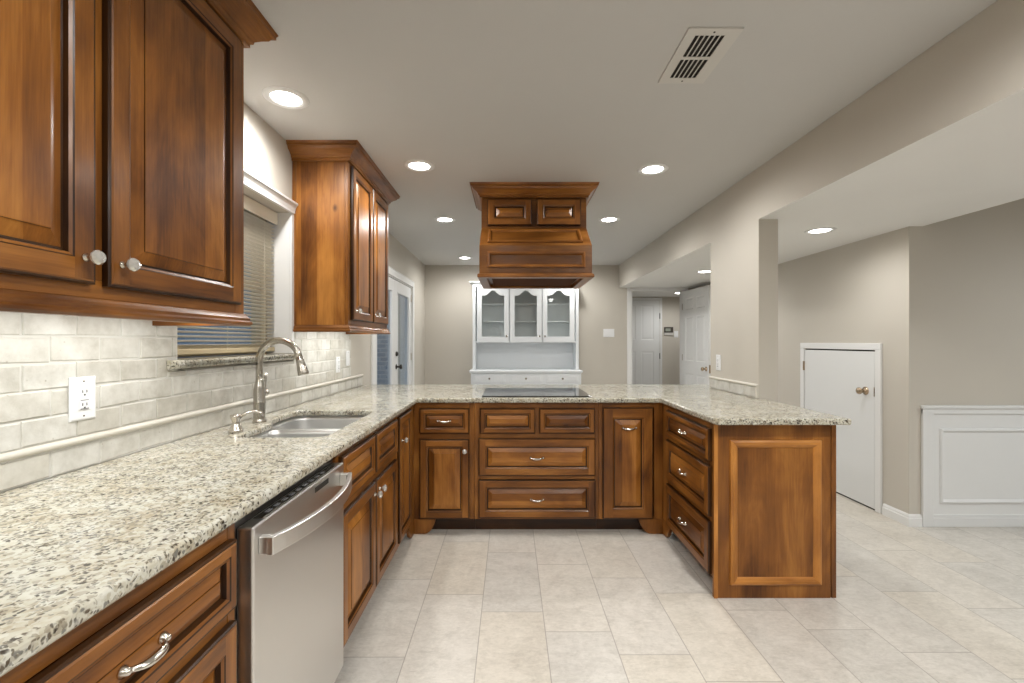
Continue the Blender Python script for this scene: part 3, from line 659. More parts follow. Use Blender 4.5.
# ---- upper cabinets
CROWN = [(.0005, 2.345), (.014, 2.345), (.014, 2.358), (.022, 2.362), (.024, 2.372), (.040, 2.386), (.058, 2.398), (.066, 2.412), (.076, 2.414), (.076, 2.4245), (.082, 2.4345), (.0005, 2.4345)]
RAIL = [(.0005, 1.346), (.014, 1.346), (.020, 1.352), (.020, 1.358), (.014, 1.364), (.014, 1.372), (.008, 1.380), (.004, 1.388), (.0005, 1.388)]
def upper(y0, y1, label, doors, side_near):
    o = thing('upper_cabinet', label, 'cabinet', (XL, (y0 + y1) / 2, 1.346))
    mb = MB(); mb.box(XL + .001, -.969, y0, y1, 1.386, 2.4335, 'panel_z'); mb.build('carcass', o)
    mb = MB(); mb.box(XL + .013, -.952, y0 + .002, y1 - .002, 1.3465, 1.3855, 'wood_y') if False else None
    mb = MB(); a = [d[0] for d in doors]; bq = [d[1] for d in doors]
    mb.tbox(UP, y0, a[0] + .012, 1.388, 2.345, -.0195, 0, 'wood_z'); mb.tbox(UP, bq[-1] - .012, y1, 1.388, 2.345, -.0195, 0, 'wood_z')
    for i in range(len(doors) - 1): mb.tbox(UP, bq[i] - .012, a[i + 1] + .012, 1.43, 2.32, -.0195, -.0004, 'wood_z')
    mb.tbox(UP, a[0] + .012, bq[-1] - .012, 1.388, 1.43, -.0195, -.0002, 'wood_y'); mb.tbox(UP, a[0] + .012, bq[-1] - .012, 2.32, 2.345, -.0195, -.0002, 'wood_y')
    mb.build('face_frame', o, bevel=.0015, seg=1)
    for d in doors: front(UP, (d[0], d[1], 1.418, 2.334), 'door', 'door', o, 'y', knob=(d[2], 1.474), fw=.066 if y1 < 2 else .058)
    path = ([(XL + .001, y0)] if side_near else []) + [(-.949, y0), (-.949, y1), (XL + .001, y1)]
    ax = (['wood_x'] if side_near else []) + ['wood_y', 'wood_x']
    mb = MB(); mb.sweep(path, CROWN, lambda i: ax[i]); mb.build('crown_moulding', o)
    inner = [(-.014, 1.386)]; rp = [(-.016, 1.346)] + RAIL[1:] + [(-.016, 1.388)]
    mb = MB(); mb.sweep(path, [(p, q) for p, q in rp], lambda i: ax[i]); mb.build('light_rail', o)
    if side_near:
        SD = frame((0, y0, 0), (1, 0, 0), (0, -1, 0)); mb = MB(); mb.tbox(SD, XL + .001, XL + .022, 1.389, 2.344, .0002, .006, 'wood_z'); mb.build('scribe_strip', o)
    # lamp under the cabinet
    l = thing('under_cabinet_light', 'slim lamp strip under the ' + ('cabinet beyond the sink window' if side_near else 'cabinet nearest the wall outlet'), 'light', (XL + .19, (y0 + y1) / 2, 1.384))
    mb = MB(); mb.box(XL + .16, XL + .22, y0 + .08, y1 - .08, 1.374, 1.3858, 'white_plastic'); mb.build('housing', l, bevel=.003)
    la = bpy.data.lights.new('strip', 'AREA'); la.shape = 'RECTANGLE'; la.size = .05; la.size_y = y1 - y0 - .10; la.energy = W_UNDER * (y1 - y0); la.color = (1, 1, .96)
    lo = bpy.data.objects.new('strip', la); COL.objects.link(lo); lo.parent = l; lo.location = (0, 0, -.012); lo.rotation_euler = (0, R(8), 0)
    return o
upper(.46, 1.605, 'large twin door upper cabinet over the worktop beside the window', [(.505, 1.014, .985), (1.046, 1.565, 1.078)], False)
upper(2.636, 3.475, 'smaller twin door upper cabinet beyond the sink window, plain side showing', [(2.675, 3.058, 2.712), (3.074, 3.447, 3.11)], True)

# ------------------------------------------------------------------ worktop with sink cut out
XE = -.612
outline = [(XL + .0015, .25), (XE, .25), (XE, 2.985), (.998, 2.985), (.998, 2.187), (1.666, 2.187), (1.666, CY0 - .002), (XS - .0015, CY0 - .002), (XS - .0015, CY1 + .002), (1.76, CY1 + .002), (1.76, 3.944), (XL + .0015, 3.944)]
outline = rounded(outline, [0, 0, 0.012, .012, .02, .015, 0, 0, 0, 0, .01, 0], 4)
SH = [(-.735, 1.772), (-.735, 2.468), (-1.160, 2.468), (-1.160, 2.20), (-1.095, 2.07), (-1.095, 1.772)]
SHR = rounded(SH, [.06, .09, .07, .12, .12, .055], 8)
XYf = frame((0, 0, 0), (1, 0, 0), (0, 0, 1), (0, 1, 0))
ct = poly2d(outline, [SHR], XYf, CB, CT, 'granite', 'granite_worktop', bevel=.010, res=3, origin=(0, 3.3, CB))
tag(ct, 'U shaped speckled cream granite worktop over the base cabinets', 'worktop')
# sink
sk = thing('sink', 'double bowl stainless steel sink sunk into the granite worktop', 'sink', (-.93, 2.12, .66))
b1 = rounded([(-.728, 1.764), (-.728, 2.085), (-1.08, 2.085), (-1.105, 2.06), (-1.105, 1.764)], [.07, .05, .05, .03, .06], 6)
b2 = rounded([(-.728, 2.112), (-.728, 2.476), (-1.168, 2.476), (-1.168, 2.19), (-1.11, 2.112)], [.05, .09, .08, .09, .07], 6)
ou = rounded([(-.70, 1.73), (-.70, 2.51), (-1.20, 2.51), (-1.20, 1.73)], .06, 6)
poly2d(ou, [b1, b2], XYf, CB - .0036, CB - .0016, 'sink_steel', 'rim', sk)
for loop, dep in ((b1, .18), (b2, .21)):
    mb = MB(); c = Vector((sum(p[0] for p in loop) / len(loop), sum(p[1] for p in loop) / len(loop))); n = len(loop); base = None; zt = CB - .0030
    for k_, dz in ((1, 0), (.985, -.02), (.965, -dep + .04), (.94, -dep + .012), (.88, -dep), (.12, -dep - .006)):
        b = mb.add([(c.x + (p[0] - c.x) * k_, c.y + (p[1] - c.y) * k_, zt + dz) for p in loop])
        if base is not None:
            for i in range(n): j = (i + 1) % n; mb.face((base + i, base + j, b + j, b + i), 'sink_steel', True)
        base = b
    mb.face([base + i for i in range(n)], 'sink_steel')
    bo = mb.build('bowl', sk); sd = bo.modifiers.new('t', 'SOLIDIFY'); sd.thickness = .0012; sd.offset = 1
    mb = MB(); mb.lathe(Matrix.Translation((c.x, c.y, zt - dep - .005)), [(.042, 0), (.042, .003), (.034, .004), (.030, .001), (.004, .001)], 'bright_nickel', 20); mb.build('drain', sk)
# faucet
fx, fy = -1.178, 2.115
fa = thing('faucet', 'tall gooseneck brushed nickel faucet behind the sink', 'faucet', (fx, fy, CT))
T0 = Matrix.Translation((fx, fy, CT + .0005))
mb = MB(); mb.lathe(T0, [(.030, 0), (.030, .005), (.026, .010), (.0255, .016), (.0255, .085), (.0265, .088), (.0265, .092), (.0255, .095), (.0250, .15), (.020, .175), (.0162, .195), (.0158, .20)], 'nickel', 24); mb.build('body', fa)
pts = [(fx, fy, CT + .19), (fx, fy, CT + .24)]; rr = .094; cz = CT + .287
pts += [(fx, fy, CT + .28)] + [(fx + rr - rr * math.cos(t), fy + .0 * t, cz + rr * math.sin(t)) for t in [math.pi * k / 18 for k in range(0, 18)]]
ex, ez = pts[-1][0], pts[-1][2]; dxy = Vector((math.sin(math.pi * 15 / 18) , 0, math.cos(math.pi * 15 / 18)))
dirv = Vector((pts[-1][0] - pts[-2][0], 0, pts[-1][2] - pts[-2][2])).normalized()
mb = MB(); mb.tube(pts, .0158, 'nickel', 18); mb.build('spout', fa)
q = dirv.to_track_quat('Z', 'Y').to_matrix().to_4x4(); Mh = Matrix.Translation(Vector((ex, fy, ez)) - dirv * .004) @ q
mb = MB(); mb.lathe(Mh, [(.0150, 0), (.0165, .004), (.0160, .014), (.0190, .019), (.0180, .023), (.0225, .060), (.0250, .082), (.0240, .090), (.018, .0915)], 'nickel', 20); mb.build('spray_head', fa)
mb = MB(); Mk = Matrix.Translation((fx, fy + .022, CT + .132)) @ Matrix.Rotation(R(-90), 4, 'X'); mb.lathe(Mk, [(.013, 0), (.013, .018), (.0165, .022), (.0175, .034), (.014, .042), (.004, .044)], 'nickel', 18)
mb.tube([(fx, fy + .048, CT + .136), (fx - .002, fy + .052, CT + .17), (fx - .004, fy + .057, CT + .20), (fx - .004, fy + .062, CT + .222)], [.006, .0055, .0075, .009], 'nickel', 12, .7); mb.build('handle', fa)
# soap dispenser
sx, sy = -1.135, 1.865
sd_ = thing('soap_dispenser', 'small nickel soap dispenser beside the faucet base', 'soap dispenser', (sx, sy, CT))
mb = MB(); mb.lathe(Matrix.Translation((sx, sy, CT + .0005)), [(.027, 0), (.0275, .005), (.024, .014), (.019, .028), (.0145, .040), (.0155, .046), (.0215, .060), (.0235, .070), (.019, .0745)], 'bright_nickel', 20); mb.build('pump', sd_)
mb = MB(); mb.tube([(sx + .014, sy, CT + .062), (sx + .035, sy + .012, CT + .078), (sx + .060, sy + .022, CT + .083), (sx + .085, sy + .030, CT + .076), (sx + .098, sy + .034, CT + .064)], [.0075, .007, .0065, .006, .0055], 'bright_nickel', 12); mb.build('nozzle', sd_)
# cooktop
ck = thing('cooktop', 'flat black glass cooktop on the granite worktop under the hood', 'cooktop', (.18, 3.31, CT))
mb = MB(); mb.box(-.19, .55, 3.045, 3.575, CT + .0005, CT + .007, 'black_glass'); mb.build('glass_top', ck, bevel=.002)
for cx_, cy_, rr_ in ((.0, 3.19, .10), (.0, 3.44, .075), (.34, 3.44, .10), (.34, 3.19, .085)):
    mb = MB(); mb.lathe(Matrix.Translation((cx_, cy_, CT + .0072)), [(rr_, 0), (rr_, .0003), (rr_ - .003, .0003), (rr_ - .003, 0)], 'ring_print', 40, cap=False); mb.build('burner_ring', ck)
# dishwasher
dw = thing('dishwasher', 'stainless steel dishwasher with curved bar handle in the left run', 'dishwasher', (-.93, 1.355, 0))
D0, D1 = 1.063, 1.652; DX = .037
mb = MB(); mb.tbox(LEFT, D0, D1, .02, .868, -.58, -.006, 'dark_metal'); mb.build('tub', dw)
mb = MB(); mb.tbox(LEFT, D0 + .004, D1 - .004, .105, .848, -.005, DX, 'steel'); mb.build('door', dw, bevel=.006, seg=3)
mb = MB(); mb.tbox(LEFT, D0 + .004, D1 - .004, .012, .10, -.07, -.05, 'dark_metal'); mb.build('kick_plate', dw)
mb = MB(); mb.tbox(LEFT, D0 + .34, D0 + .44, .818, .834, DX + .0002, DX + .002, 'dark_metal'); mb.build('badge', dw)
mb = MB(); mb.tbox(LEFT, D0 + .06, D1 - .06, .8484, .8494, .004, .026, 'polished_steel')
for i in range(9): mb.tbox(LEFT, D0 + .10 + i * .042, D0 + .122 + i * .042, .8495, .8505, .010, .020, 'ring_print')
mb.build('control_strip', dw)
N = 15; mb = MB(); sec = []
for i in range(N):
    t = -1 + 2 * i / (N - 1); u = (D0 + D1) / 2 + t * .272; c = DX + .020 + .050 * (1 - t * t)
    sec.append(mb.add([LEFT(u, .774, c), LEFT(u, .774, c + .016), LEFT(u, .817, c + .016), LEFT(u, .817, c)]))
for a, bq in zip(sec, sec[1:]):
    for k in range(4): r = (k + 1) % 4; mb.face((a + k, bq + k, bq + r, a + r), 'steel', False)
mb.face([sec[0] + k for k in range(4)], 'steel'); mb.face([sec[-1] + k for k in range(4)], 'steel')
for u in (D0 + .024, D1 - .046): mb.tbox(LEFT, u, u + .022, .775, .816, DX, DX + .024, 'steel')
mb.build('handle', dw, bevel=.002)

# ------------------------------------------------------------------ range hood
HX0, HX1, HB = -.210, .562, 3.73
hd = thing('range_hood', 'dark wooden range hood hanging from the ceiling above the cooktop', 'hood', (.18, 3.4, ZC))
HU = frame((HX0, 0, 0), (0, 1, 0), (-1, 0, 0))
prof = [(3.08, 1.755), (3.08, 1.950), (3.31, 2.125), (3.31, 2.4335), (HB, 2.4335), (HB, 1.755)]
mb = MB(); n = len(prof); b = mb.add([(HX0, y, z) for y, z in prof] + [(HX1, y, z) for y, z in prof])
mb.face([b + i for i in range(n)], 'hood_z'); mb.face([b + n + i for i in reversed(range(n))], 'hood_z')
for i in range(n): j = (i + 1) % n; mb.face((b + i, b + j, b + n + j, b + n + i), 'hood_x')
mb.build('body', hd, bevel=.002, seg=1)
mb = MB(); mb.sweep([(HX0, 3.31), (HX1, 3.31), (HX1, HB), (HX0, HB)], [(o_ * 1.0, z) for o_, z in CROWN], lambda i: 'wood_x' if i % 2 == 0 else 'wood_y', True); mb.build('crown_moulding', hd)
HF = frame((0, 3.31, 0), (1, 0, 0), (0, -1, 0)); HL = frame((0, 3.08, 0), (1, 0, 0), (0, -1, 0))
for r in ((-.166, .160), (.196, .520)): front(HF, (r[0], r[1], 2.142, 2.335), 'drawer', 'door', hd, 'x', fw=.060)
PM = [(0, .0003), (.001, .010), (.008, .014), (.018, .011), (.024, .0003)]
mb = MB(); mb.rings(HL, (-.155, .515, 1.795, 1.905), PM, 'wood_z', 'wood_x'); mb.build('panel_moulding', hd)
sv = Vector((0, .23, .175)).normalized(); SLf = frame((0, 3.08, 1.95), (1, 0, 0), tuple(Vector((1, 0, 0)).cross(sv)), tuple(sv))
mb = MB(); mb.rings(SLf, (-.155, .505, .035, .245), PM, 'wood_z', 'wood_x'); mb.build('panel_moulding', hd)
mb = MB(); mb.sweep([(HX0, 3.08), (HX1, 3.08), (HX1, HB), (HX0, HB)], [(-.05, 1.728), (.010, 1.728), (.014, 1.734), (.012, 1.750), (.004, 1.7555), (-.05, 1.7548)], lambda i: 'wood_x' if i % 2 == 0 else 'wood_y', True); mb.build('bottom_trim', hd)
MB().box(HX0 + .08, HX1 - .08, 3.16, HB - .08, 1.738, 1.7545, 'raw_wood').build('inset_panel', hd, bevel=.002, label='darker inset panel in the underside')

# ------------------------------------------------------------------ white hutch
hu = thing('china_hutch', 'white hutch with three arched glass doors against the back wall', 'hutch', (.18, 6.5, 0))
BF, UF = 6.27, 6.42                                     # front planes of base and upper case
HBk = YB - .004
MB().box(-.548, .995, BF + .02, HBk, 0, .845, 'hutch_paint').build('base_cabinet', hu, bevel=.003)
mb = MB(); mb.box(-.568, 1.012, BF - .012, HBk, .858, .886, 'hutch_paint'); mb.box(-.558, 1.003, BF + .002, HBk, .845, .858, 'hutch_paint'); mb.build('worktop', hu, bevel=.004)
HT = frame((0, BF + .02, 0), (1, 0, 0), (0, -1, 0))
def white_front(T, rect, name, parent, prof, knob=None):
    mb = MB(); mb.rings(T, rect, prof, 'hutch_paint', 'hutch_paint', 'hutch_paint'); o = mb.build(name, parent)
    if knob:
        mb = MB(); mb.lathe(fmat(T, knob[0], knob[1], prof[-1][1]), [(.006, 0), (.006, .008), (.014, .014), (.014, .020), (.008, .025)], 'nickel', 14); k = mb.build('knob', o)
    return o
dprof = [(0, .0005), (0, .012), (.004, .016), (.020, .016), (.028, .020), (.030, .020)]
for a in (-.515, -.005, .505): white_front(HT, (a, a + .455, .715, .832), 'drawer', hu, dprof, (a + .2275, .773))
for a in (-.515, -.005, .505): white_front(HT, (a, a + .455, .10, .69), 'door', hu, dprof, (a + .41, .62))
mb = MB(); mb.box(-.535, .982, HBk - .016, HBk, .887, 2.10, 'hutch_paint'); mb.build('back_panel', hu)
for xs in (-.535, .942): MB().box(xs, xs + .04, UF + .02, HBk - .017, .887, 2.10, 'hutch_paint').build('side_panel', hu, bevel=.002)
mb = MB(); mb.box(-.494, .941, UF + .02, HBk - .017, 1.272, 1.295, 'hutch_paint'); mb.box(-.494, .941, UF + .02, HBk - .017, 2.078, 2.10, 'hutch_paint')
for xs in (-.03, .455): mb.box(xs, xs + .018, UF + .02, HBk - .017, 1.296, 2.077, 'hutch_paint')
mb.build('upper_case', hu)
UFt = frame((0, UF + .02, 0), (1, 0, 0), (0, -1, 0))
mb = MB(); mb.tbox(UFt, -.535, -.492, .888, 2.099, .0005, .012, 'hutch_paint'); mb.tbox(UFt, .939, .982, .888, 2.099, .0005, .012, 'hutch_paint'); mb.tbox(UFt, -.491, .938, 2.07, 2.099, .0005, .012, 'hutch_paint'); mb.build('face_frame', hu, bevel=.002)
for z in (1.56, 1.825): MB().box(-.493, .940, UF + .03, HBk - .018, z, z + .016, 'hutch_paint').build('shelf', hu) if False else None
for xs, xe in ((-.493, -.031), (-.011, .454), (.474, .940)):
    for z in (1.575, 1.83): MB().box(xs, xe, UF + .13, HBk - .018, z, z + .016, 'hutch_paint').build('shelf', hu)
mb = MB(); mb.sweep([(-.535, HBk), (-.535, UF + .02), (.982, UF + .02), (.982, HBk)], [(0, 2.10), (.012, 2.10), (.016, 2.112), (.034, 2.130), (.044, 2.134), (.044, 2.146), (0, 2.146)], 'hutch_paint'); mb.build('crown_moulding', hu)
for a, kn in ((-.470, 1), (-.003, 1), (.464, 0)):
    bq = a + .455; g0, g1, gz0, gz1 = a + .068, bq - .068, 1.36, 1.945
    ar = [(g0, gz0), (g1, gz0), (g1, gz1)]; nA = 14
    for k in range(nA + 1):
        t = k / nA; x = g1 - (g1 - g0) * t; s = abs(t - .5) * 2
        hgt = .075 * (math.cos(min(1, s / .72) * math.pi) * .5 + .5)
        ar.append((x, gz1 + hgt - .0001 * (k in (0, nA))))
    ar.append((g0, gz1 - .001)); ar = ar[:3] + ar[4:-2] + ar[-1:]
    dr = poly2d([(a, 1.278), (bq, 1.278), (bq, 2.072), (a, 2.072)], [ar], UFt, .0125, .032, 'hutch_paint', 'door', hu)
    MB().tbox(UFt, g0 - .01, g1 + .01, gz0 - .01, gz1 + .085, .018, .021, 'hutch_glass').build('pane', dr)
    kx = bq - .032 if kn else a + .032
    mb = MB(); mb.lathe(fmat(UFt, kx, 1.365, .032), [(.006, 0), (.006, .008), (.013, .014), (.013, .020), (.008, .025)], 'nickel', 14); mb.build('knob', dr)

# ------------------------------------------------------------------ doors
fd = thing('door_1', 'white glazed double door with dark hardware in the left wall', 'door', (XL, 5.02, 0), kind='structure')
mb = MB()
for a, bq, c, d in ((DY0 - .075, DY0, 0, DZ1 + .075), (DY1, DY1 + .075, 0, DZ1 + .075), (DY0, DY1, DZ1, DZ1 + .075)): mb.tbox(LW, a, bq, c, d, .0005, .017, 'trim_paint')
mb.tbox(LW, DY0 - .08, DY1 + .08, DZ1 + .070, DZ1 + .078, .0007, .021, 'trim_paint')
mb.tbox(LW, DY0 + .0005, DY0 + .012, 0, DZ1 - .0005, -.149, .0004, 'trim_paint'); mb.tbox(LW, DY1 - .012, DY1 - .0005, 0, DZ1 - .0005, -.149, .0004, 'trim_paint'); mb.tbox(LW, DY0 + .012, DY1 - .012, DZ1 - .012, DZ1 - .0005, -.149, .0004, 'trim_paint')
mb.build('casing', fd, bevel=.003)
DL = frame((XL - .055, 0, 0), (0, 1, 0), (1, 0, 0))
for a, bq in ((DY0 + .014, 5.018), (5.022, DY1 - .014)):
    lf = MB()
    for r in ((a, a + .11, .01, 1.98), (bq - .11, bq, .01, 1.98), (a + .11, bq - .11, .01, .26), (a + .11, bq - .11, 1.86, 1.98)): lf.tbox(DL, *r, 0, .044, 'white_paint')
    lf.rings(DL, (a + .11, bq - .11, .26, 1.86), [(0, .044), (.006, .052), (.018, .046), (.022, .024)], 'white_paint', 'white_paint')
    lo = lf.build('leaf', fd, bevel=.002)
    MB().tbox(DL, a + .128, bq - .128, .278, 1.842, .018, .022, 'pane_glass').build('pane', lo)
    if a > 5:
        mb = MB(); Mx = fmat(DL, a + .055, 1.005, .044); mb.lathe(Mx, [(.03, 0), (.03, .006), (.012, .010), (.011, .035), (.024, .045), (.028, .056), (.024, .066), (.006, .070)], 'dark_metal', 18); mb.build('door_knob', lo)
        mb = MB(); mb.lathe(fmat(DL, a + .055, 1.15, .044), [(.028, 0), (.028, .010), (.020, .018), (.018, .024)], 'dark_metal', 18); mb.build('deadbolt', lo)
    for z in (.25, 1.05, 1.80):
        hy = DY1 - .016 if a > 5 else DY0 + .004
        MB().tbox(DL, hy, hy + .012, z, z + .09, .0445, .052, 'brass' if a > 5 else 'dark_metal').build('hinge', lo)
def six_panel(T, wd, ht, name, parent, th=.035, both=False, rl=None):
    st, mid = .105, .10; rl = rl or [(0, .22), (.82, 1.0), (1.64, 1.74), (ht - .11, ht)]
    mb = MB(); mb.tbox(T, 0, wd, 0, ht, -th, -.0072 if both else -.0072, 'white_paint')
    for a, bq in ((0, st), (wd - st, wd), ((wd - mid) / 2, (wd + mid) / 2)): mb.tbox(T, a, bq, 0, ht, -.008, 0, 'white_paint')
    for z0_, z1_ in rl:
        mb.tbox(T, st, (wd - mid) / 2, z0_, z1_, -.008, 0, 'white_paint'); mb.tbox(T, (wd + mid) / 2, wd - st, z0_, z1_, -.008, 0, 'white_paint')
    for (a, bq) in ((st, (wd - mid) / 2), ((wd + mid) / 2, wd - st)):
        for q0, q1 in [(rl[k][1], rl[k + 1][0]) for k in range(len(rl) - 1)]:
            mb.rings(T, (a, bq, q0, q1), [(0, 0), (.008, -.004), (.010, -.0070), (.016, -.0070), (.040, -.0015)], 'white_paint', 'white_paint', 'white_paint')
    return mb.build(name, parent)
def knobset(T, u, v, parent, mat='brass', name='door_knob'):
    mb = MB(); mb.lathe(fmat(T, u, v, 0), [(.032, 0), (.032, .004), (.014, .010), (.011, .028), (.020, .036), (.027, .048), (.026, .058), (.016, .066), (.004, .068)], mat, 18); return mb.build(name, parent)
hdoor = thing('door_2', 'closed white panelled door at the end of the hall', 'door', (2.30, 8.1, 0), kind='structure')
T = frame((1.93, 8.094, .01), (1, 0, 0), (0, -1, 0)); lf = six_panel(T, .762, 2.022, 'leaf', hdoor, .005, rl=[(0, .22), (1.10, 1.31), (1.93, 2.022)])
mb = MB(); HW = frame((0, 8.1, 0), (1, 0, 0), (0, -1, 0))
for r in ((1.86, 1.925, 0, 2.05), (2.697, 2.735, 0, 2.05), (1.86, 2.735, 2.037, 2.075)): mb.tbox(HW, *r, .0005, .016, 'trim_paint')
mb.build('casing', hdoor, bevel=.003)
for z in (.22, .98, 1.70): MB().tbox(HW, 2.686, 2.698, z, z + .10, .008, .020, 'dark_metal').build('hinge', lf)
knobset(T, .07, .93, lf)
odoor = thing('door_3', 'white six panel door standing open beside the wall pier', 'door', (2.575, 6.715, 0), kind='structure')
ud = Vector((.035, -.80, 0)).normalized(); nd = Vector((ud.y, -ud.x, 0))
T = frame((2.575, 6.715, .01), tuple(ud), tuple(nd)); lf = six_panel(T, .80, 2.022, 'leaf', odoor, .035)
knobset(T, .735, .915, lf)
mb = MB(); mb.tbox(T, .8002, .802, .86, .97, -.03, -.006, 'brass'); mb.build('latch_plate', lf)
for z in (.2, 1.0, 1.75): MB().tbox(T, -.006, -.0005, z, z + .09, -.02, .004, 'brass').build('hinge', lf)
cd = thing('door_4', 'low plain white closet door with round knob in the right wall', 'door', (XR, 3.835, 0), kind='structure')
RW = frame((XR, 0, 0), (0, -1, 0), (-1, 0, 0))
mb = MB(); mb.tbox(RW, -4.243, -3.427, .012, 1.212, .0005, .012, 'white_paint'); lf = mb.build('leaf', cd, bevel=.002)
mb = MB()
for r in ((-4.30, -4.25, 0, 1.225), (-3.42, -3.368, 0, 1.225), (-4.30, -3.368, 1.225, 1.277)): mb.tbox(RW, *r, .0005, .018, 'trim_paint')
mb.build('casing', cd, bevel=.003)
mb = MB(); mb.tbox(RW, -4.243, -3.427, .0005, .0105, .0005, .006, 'dark_gap'); mb.tbox(RW, -4.243, -3.427, 1.2135, 1.2235, .0005, .003, 'dark_gap'); mb.build('gap_strip', cd)
T = frame((XR - .012, 0, 0), (0, -1, 0), (-1, 0, 0)); knobset(T, -3.515, .905, lf)
MB().tbox(T, -3.434, -3.428, .87, .94, .0003, .003, 'brass').build('latch_plate', lf)
for z in (.15, 1.02): MB().tbox(T, -4.255, -4.240, z, z + .085, .0, .009, 'brass').build('hinge', lf)

# ------------------------------------------------------------------ plates on the walls
def plate(T, u, v, wd, ht, name, label, cat, kind, n=1):
    o = thing(name, label, cat, tuple(T(u, v, 0)))
    mb = MB(); mb.rings(T, (u - wd / 2, u + wd / 2, v - ht / 2, v + ht / 2), [(0, .0005), (0, .003), (.005, .006)], 'white_plastic', 'white_plastic', 'white_plastic'); mb.build('cover_plate', o)
    for i in range(n):
        c = u + (i - (n - 1) / 2) * .046
        mb = MB(); mb.tbox(T, c - .0165, c + .0165, v - .033, v + .033, .0062, .0085, 'white_plastic'); ins = mb.build('socket' if kind == 'outlet' else 'rocker', o, bevel=.001)
        if kind == 'outlet':
            mb = MB()
            for s in (-1, 1):
                cv = v + s * .019
                mb.tbox(T, c - .0075, c - .0055, cv - .002, cv + .006, .0086, .0092, 'rubber'); mb.tbox(T, c + .0055, c + .0075, cv - .002, cv + .006, .0086, .0092, 'rubber')
                mb.lathe(fmat(T, c, cv - .008, .0086), [(.0026, 0), (.0026, .0006)], 'rubber', 10)
            mb.tbox(T, c - .012, c + .012, v - .0055, v - .0035, .0086, .0092, 'ring_print'); mb.tbox(T, c - .013, c + .013, v - .0315, v - .0285, .0086, .0092, 'ring_print')
            mb.build('slots', ins)
    for s in (-1, 1):
        mb = MB(); mb.lathe(fmat(T, u, v + s * (ht / 2 - .013), .006), [(.003, 0), (.0025, .001)], 'nickel', 10); mb.build('screw', o)
    return o
LT = frame((XL + .0105, 0, 0), (0, 1, 0), (1, 0, 0))
plate(LT, 1.328, 1.122, .082, .128, 'wall_outlet', 'white outlet plate on the cream tiles under the large upper cabinet', 'outlet', 'outlet')
plate(LT, 3.30, 1.12, .072, .118, 'wall_outlet', 'white outlet plate on the tiles under the smaller upper cabinet', 'outlet', 'outlet')
plate(LT, 3.50, 1.16, .072, .118, 'light_switch', 'white switch plate at the far end of the wall tiles', 'switch', 'switch')
BW = frame((0, YB, 0), (1, 0, 0), (0, -1, 0))
plate(BW, 1.482, 1.417, .165, .122, 'light_switch', 'wide white switch plate on the back wall beside the hutch', 'switch', 'switch', 3)
plate(PL, -3.525, 1.125, .075, .122, 'wall_outlet', 'white outlet plate on the wall pier above the low tiles', 'outlet', 'outlet')
plate(HW, 2.99, 1.42, .075, .12, 'light_switch', 'white switch plate beside the thermostat in the hall', 'switch', 'switch')
th_ = thing('thermostat', 'dark thermostat box on the hall wall beside the closed door', 'thermostat', (2.85, 8.1, 1.48))
mb = MB(); mb.tbox(HW, 2.77, 2.93, 1.45, 1.55, .0005, .028, 'bronze_plastic'); mb.tbox(HW, 2.77, 2.93, 1.405, 1.449, .0005, .022, 'vent_metal'); mb.build('case', th_, bevel=.004)
MB().tbox(HW, 2.79, 2.88, 1.475, 1.525, .0282, .0295, 'lcd').build('display', th_)

# ------------------------------------------------------------------ ceiling vent and recessed lights
vt = thing('ceiling_vent', 'painted metal air vent with dark slots in the ceiling', 'vent', (.75, 1.81, ZC))
CE = frame((0, 0, ZC), (1, 0, 0), (0, 0, -1), (0, 1, 0))
vx0, vx1, vy0, vy1 = .652, .852, 1.638, 1.985
holes = []
for r0, r1 in ((1.674, 1.802), (1.818, 1.946)):
    for i in range(6): a = .690 + i * .0192; holes.append([(a, r0), (a + .0148, r0), (a + .0148, r1), (a, r1)])
poly2d([(vx0, vy0), (vx1, vy0), (vx1, vy1), (vx0, vy1)], holes, CE, .004, .007, 'vent_metal', 'grille_plate', vt)
mb = MB(); mb.tbox(CE, vx0 + .02, vx1 - .02, vy0 + .03, vy1 - .03, .0005, .0015, 'dark_gap'); mb.build('duct_opening', vt)
mb = MB()
for r in ((vx0, vx1, vy0, vy0 + .004), (vx0, vx1, vy1 - .004, vy1), (vx0, vx0 + .004, vy0 + .004, vy1 - .004), (vx1 - .004, vx1, vy0 + .004, vy1 - .004)): mb.tbox(CE, *r, .0005, .0039, 'vent_metal')
mb.build('rim', vt)
for y in (1.655, 1.966):
    mb = MB(); mb.lathe(Matrix.Translation((.752, y, ZC - .0085)), [(.004, 0), (.004, .0016)], 'dark_metal', 10); mb.build('screw', vt)

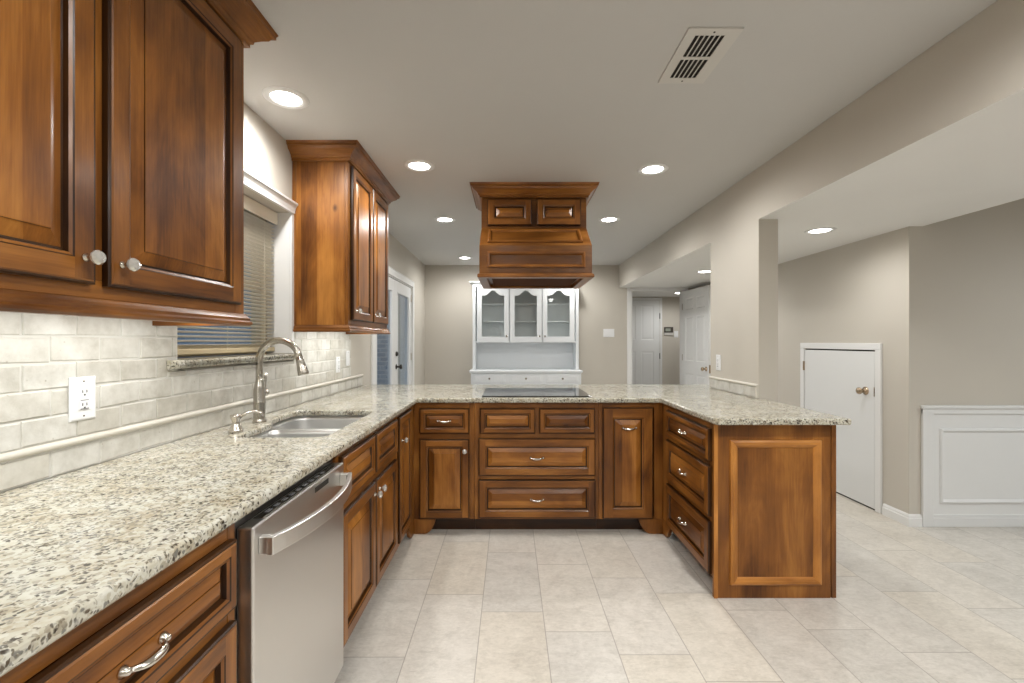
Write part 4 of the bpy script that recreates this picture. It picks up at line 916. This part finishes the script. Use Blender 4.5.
mbr = MB(); mbr.lathe(I4, [(.066, -.0005), (.068, -.006), (.090, -.007), (.098, -.003), (.100, -.0005)], 'white_paint', 36, cap=False); RING = mesh_of(mbr, 'trim_ring')
mbl = MB(); mbl.lathe(I4, [(.0655, -.0008), (.060, -.0035), (.001, -.0045)], 'lamp_lens', 36, cap=False); LENS = mesh_of(mbl, 'lens')
def downlight(x, y, z, power, label, group='recessed ceiling lights', col=LAMP):
    o = thing('recessed_light', label, 'ceiling light', (x, y, z), group)
    place(RING, 'trim_ring', o, Matrix.Translation((x, y, z))); l = place(LENS, 'lens', o, Matrix.Translation((x, y, z))); l['label'] = 'glowing white lens'
    la = bpy.data.lights.new('bulb', 'SPOT'); la.energy = power; la.color = col; la.spot_size = R(176); la.spot_blend = .75; la.shadow_soft_size = .065
    lo = bpy.data.objects.new('bulb', la); COL.objects.link(lo); lo.parent = o; lo.location = (0, 0, -.012)
    return o
for x, y, lb in ((-1.053, 2.116, 'recessed light over the sink between the two upper cabinets'), (-.59, 2.93, 'recessed light in front of the smaller upper cabinet'),
                 (.949, 2.99, 'recessed light right of the range hood, nearest the air vent'), (-.61, 4.22, 'recessed light left of the hood toward the glazed double door'),
                 (.93, 4.22, 'recessed light right of the hood toward the cased opening'), (-.617, 6.15, 'farthest recessed light, close to the back wall beside the hutch'),
                 (.93, 6.15, 'recessed light before the hutch hidden by the hood'), (-.05, .75, 'unseen recessed light added as fill above the near worktop'), (1.1, .75, 'unseen recessed light added as fill before the air vent'),  # last two are unseen lamps added to light the near cabinets
                 (-.05, -1.3, 'unseen recessed light added as fill at the near end above the worktop run'), (.95, -1.3, 'unseen recessed light added as fill at the near end beside the soffit')):  # both added behind the camera to brighten the room
    downlight(x, y, ZC, W_DOWN * (1 if y > 1 else 2.6 if x > .5 else 1.0), lb)  # added right-hand near lamps are boosted for the upper doors
downlight(2.244, 3.258, ZS, W_SOFFIT, 'recessed light under the soffit before the low closet door')
downlight(2.235, 5.17, ZS, W_SOFFIT, 'recessed light under the soffit by the open six panel door')
downlight(2.80, 7.45, ZS, W_SOFFIT, 'recessed light in the hall past the cased opening')
downlight(4.2, 1.6, ZC, 66, 'unseen cool light added in the alcove before the wainscot', col=(.93, .97, 1.0))  # added lamp, cool to stand in for daylight from the right
downlight(4.2, -.6, ZC, 66, 'unseen cool light added at the near end of the alcove', col=(.93, .97, 1.0))  # second added lamp of the same cool fill
downlight(2.26, .6, ZS, W_SOFFIT, 'unseen recessed light added as fill under the near end of the soffit')  # added out of view as extra fill

for o in bpy.data.objects:
    if '_o' in o: del o['_o']
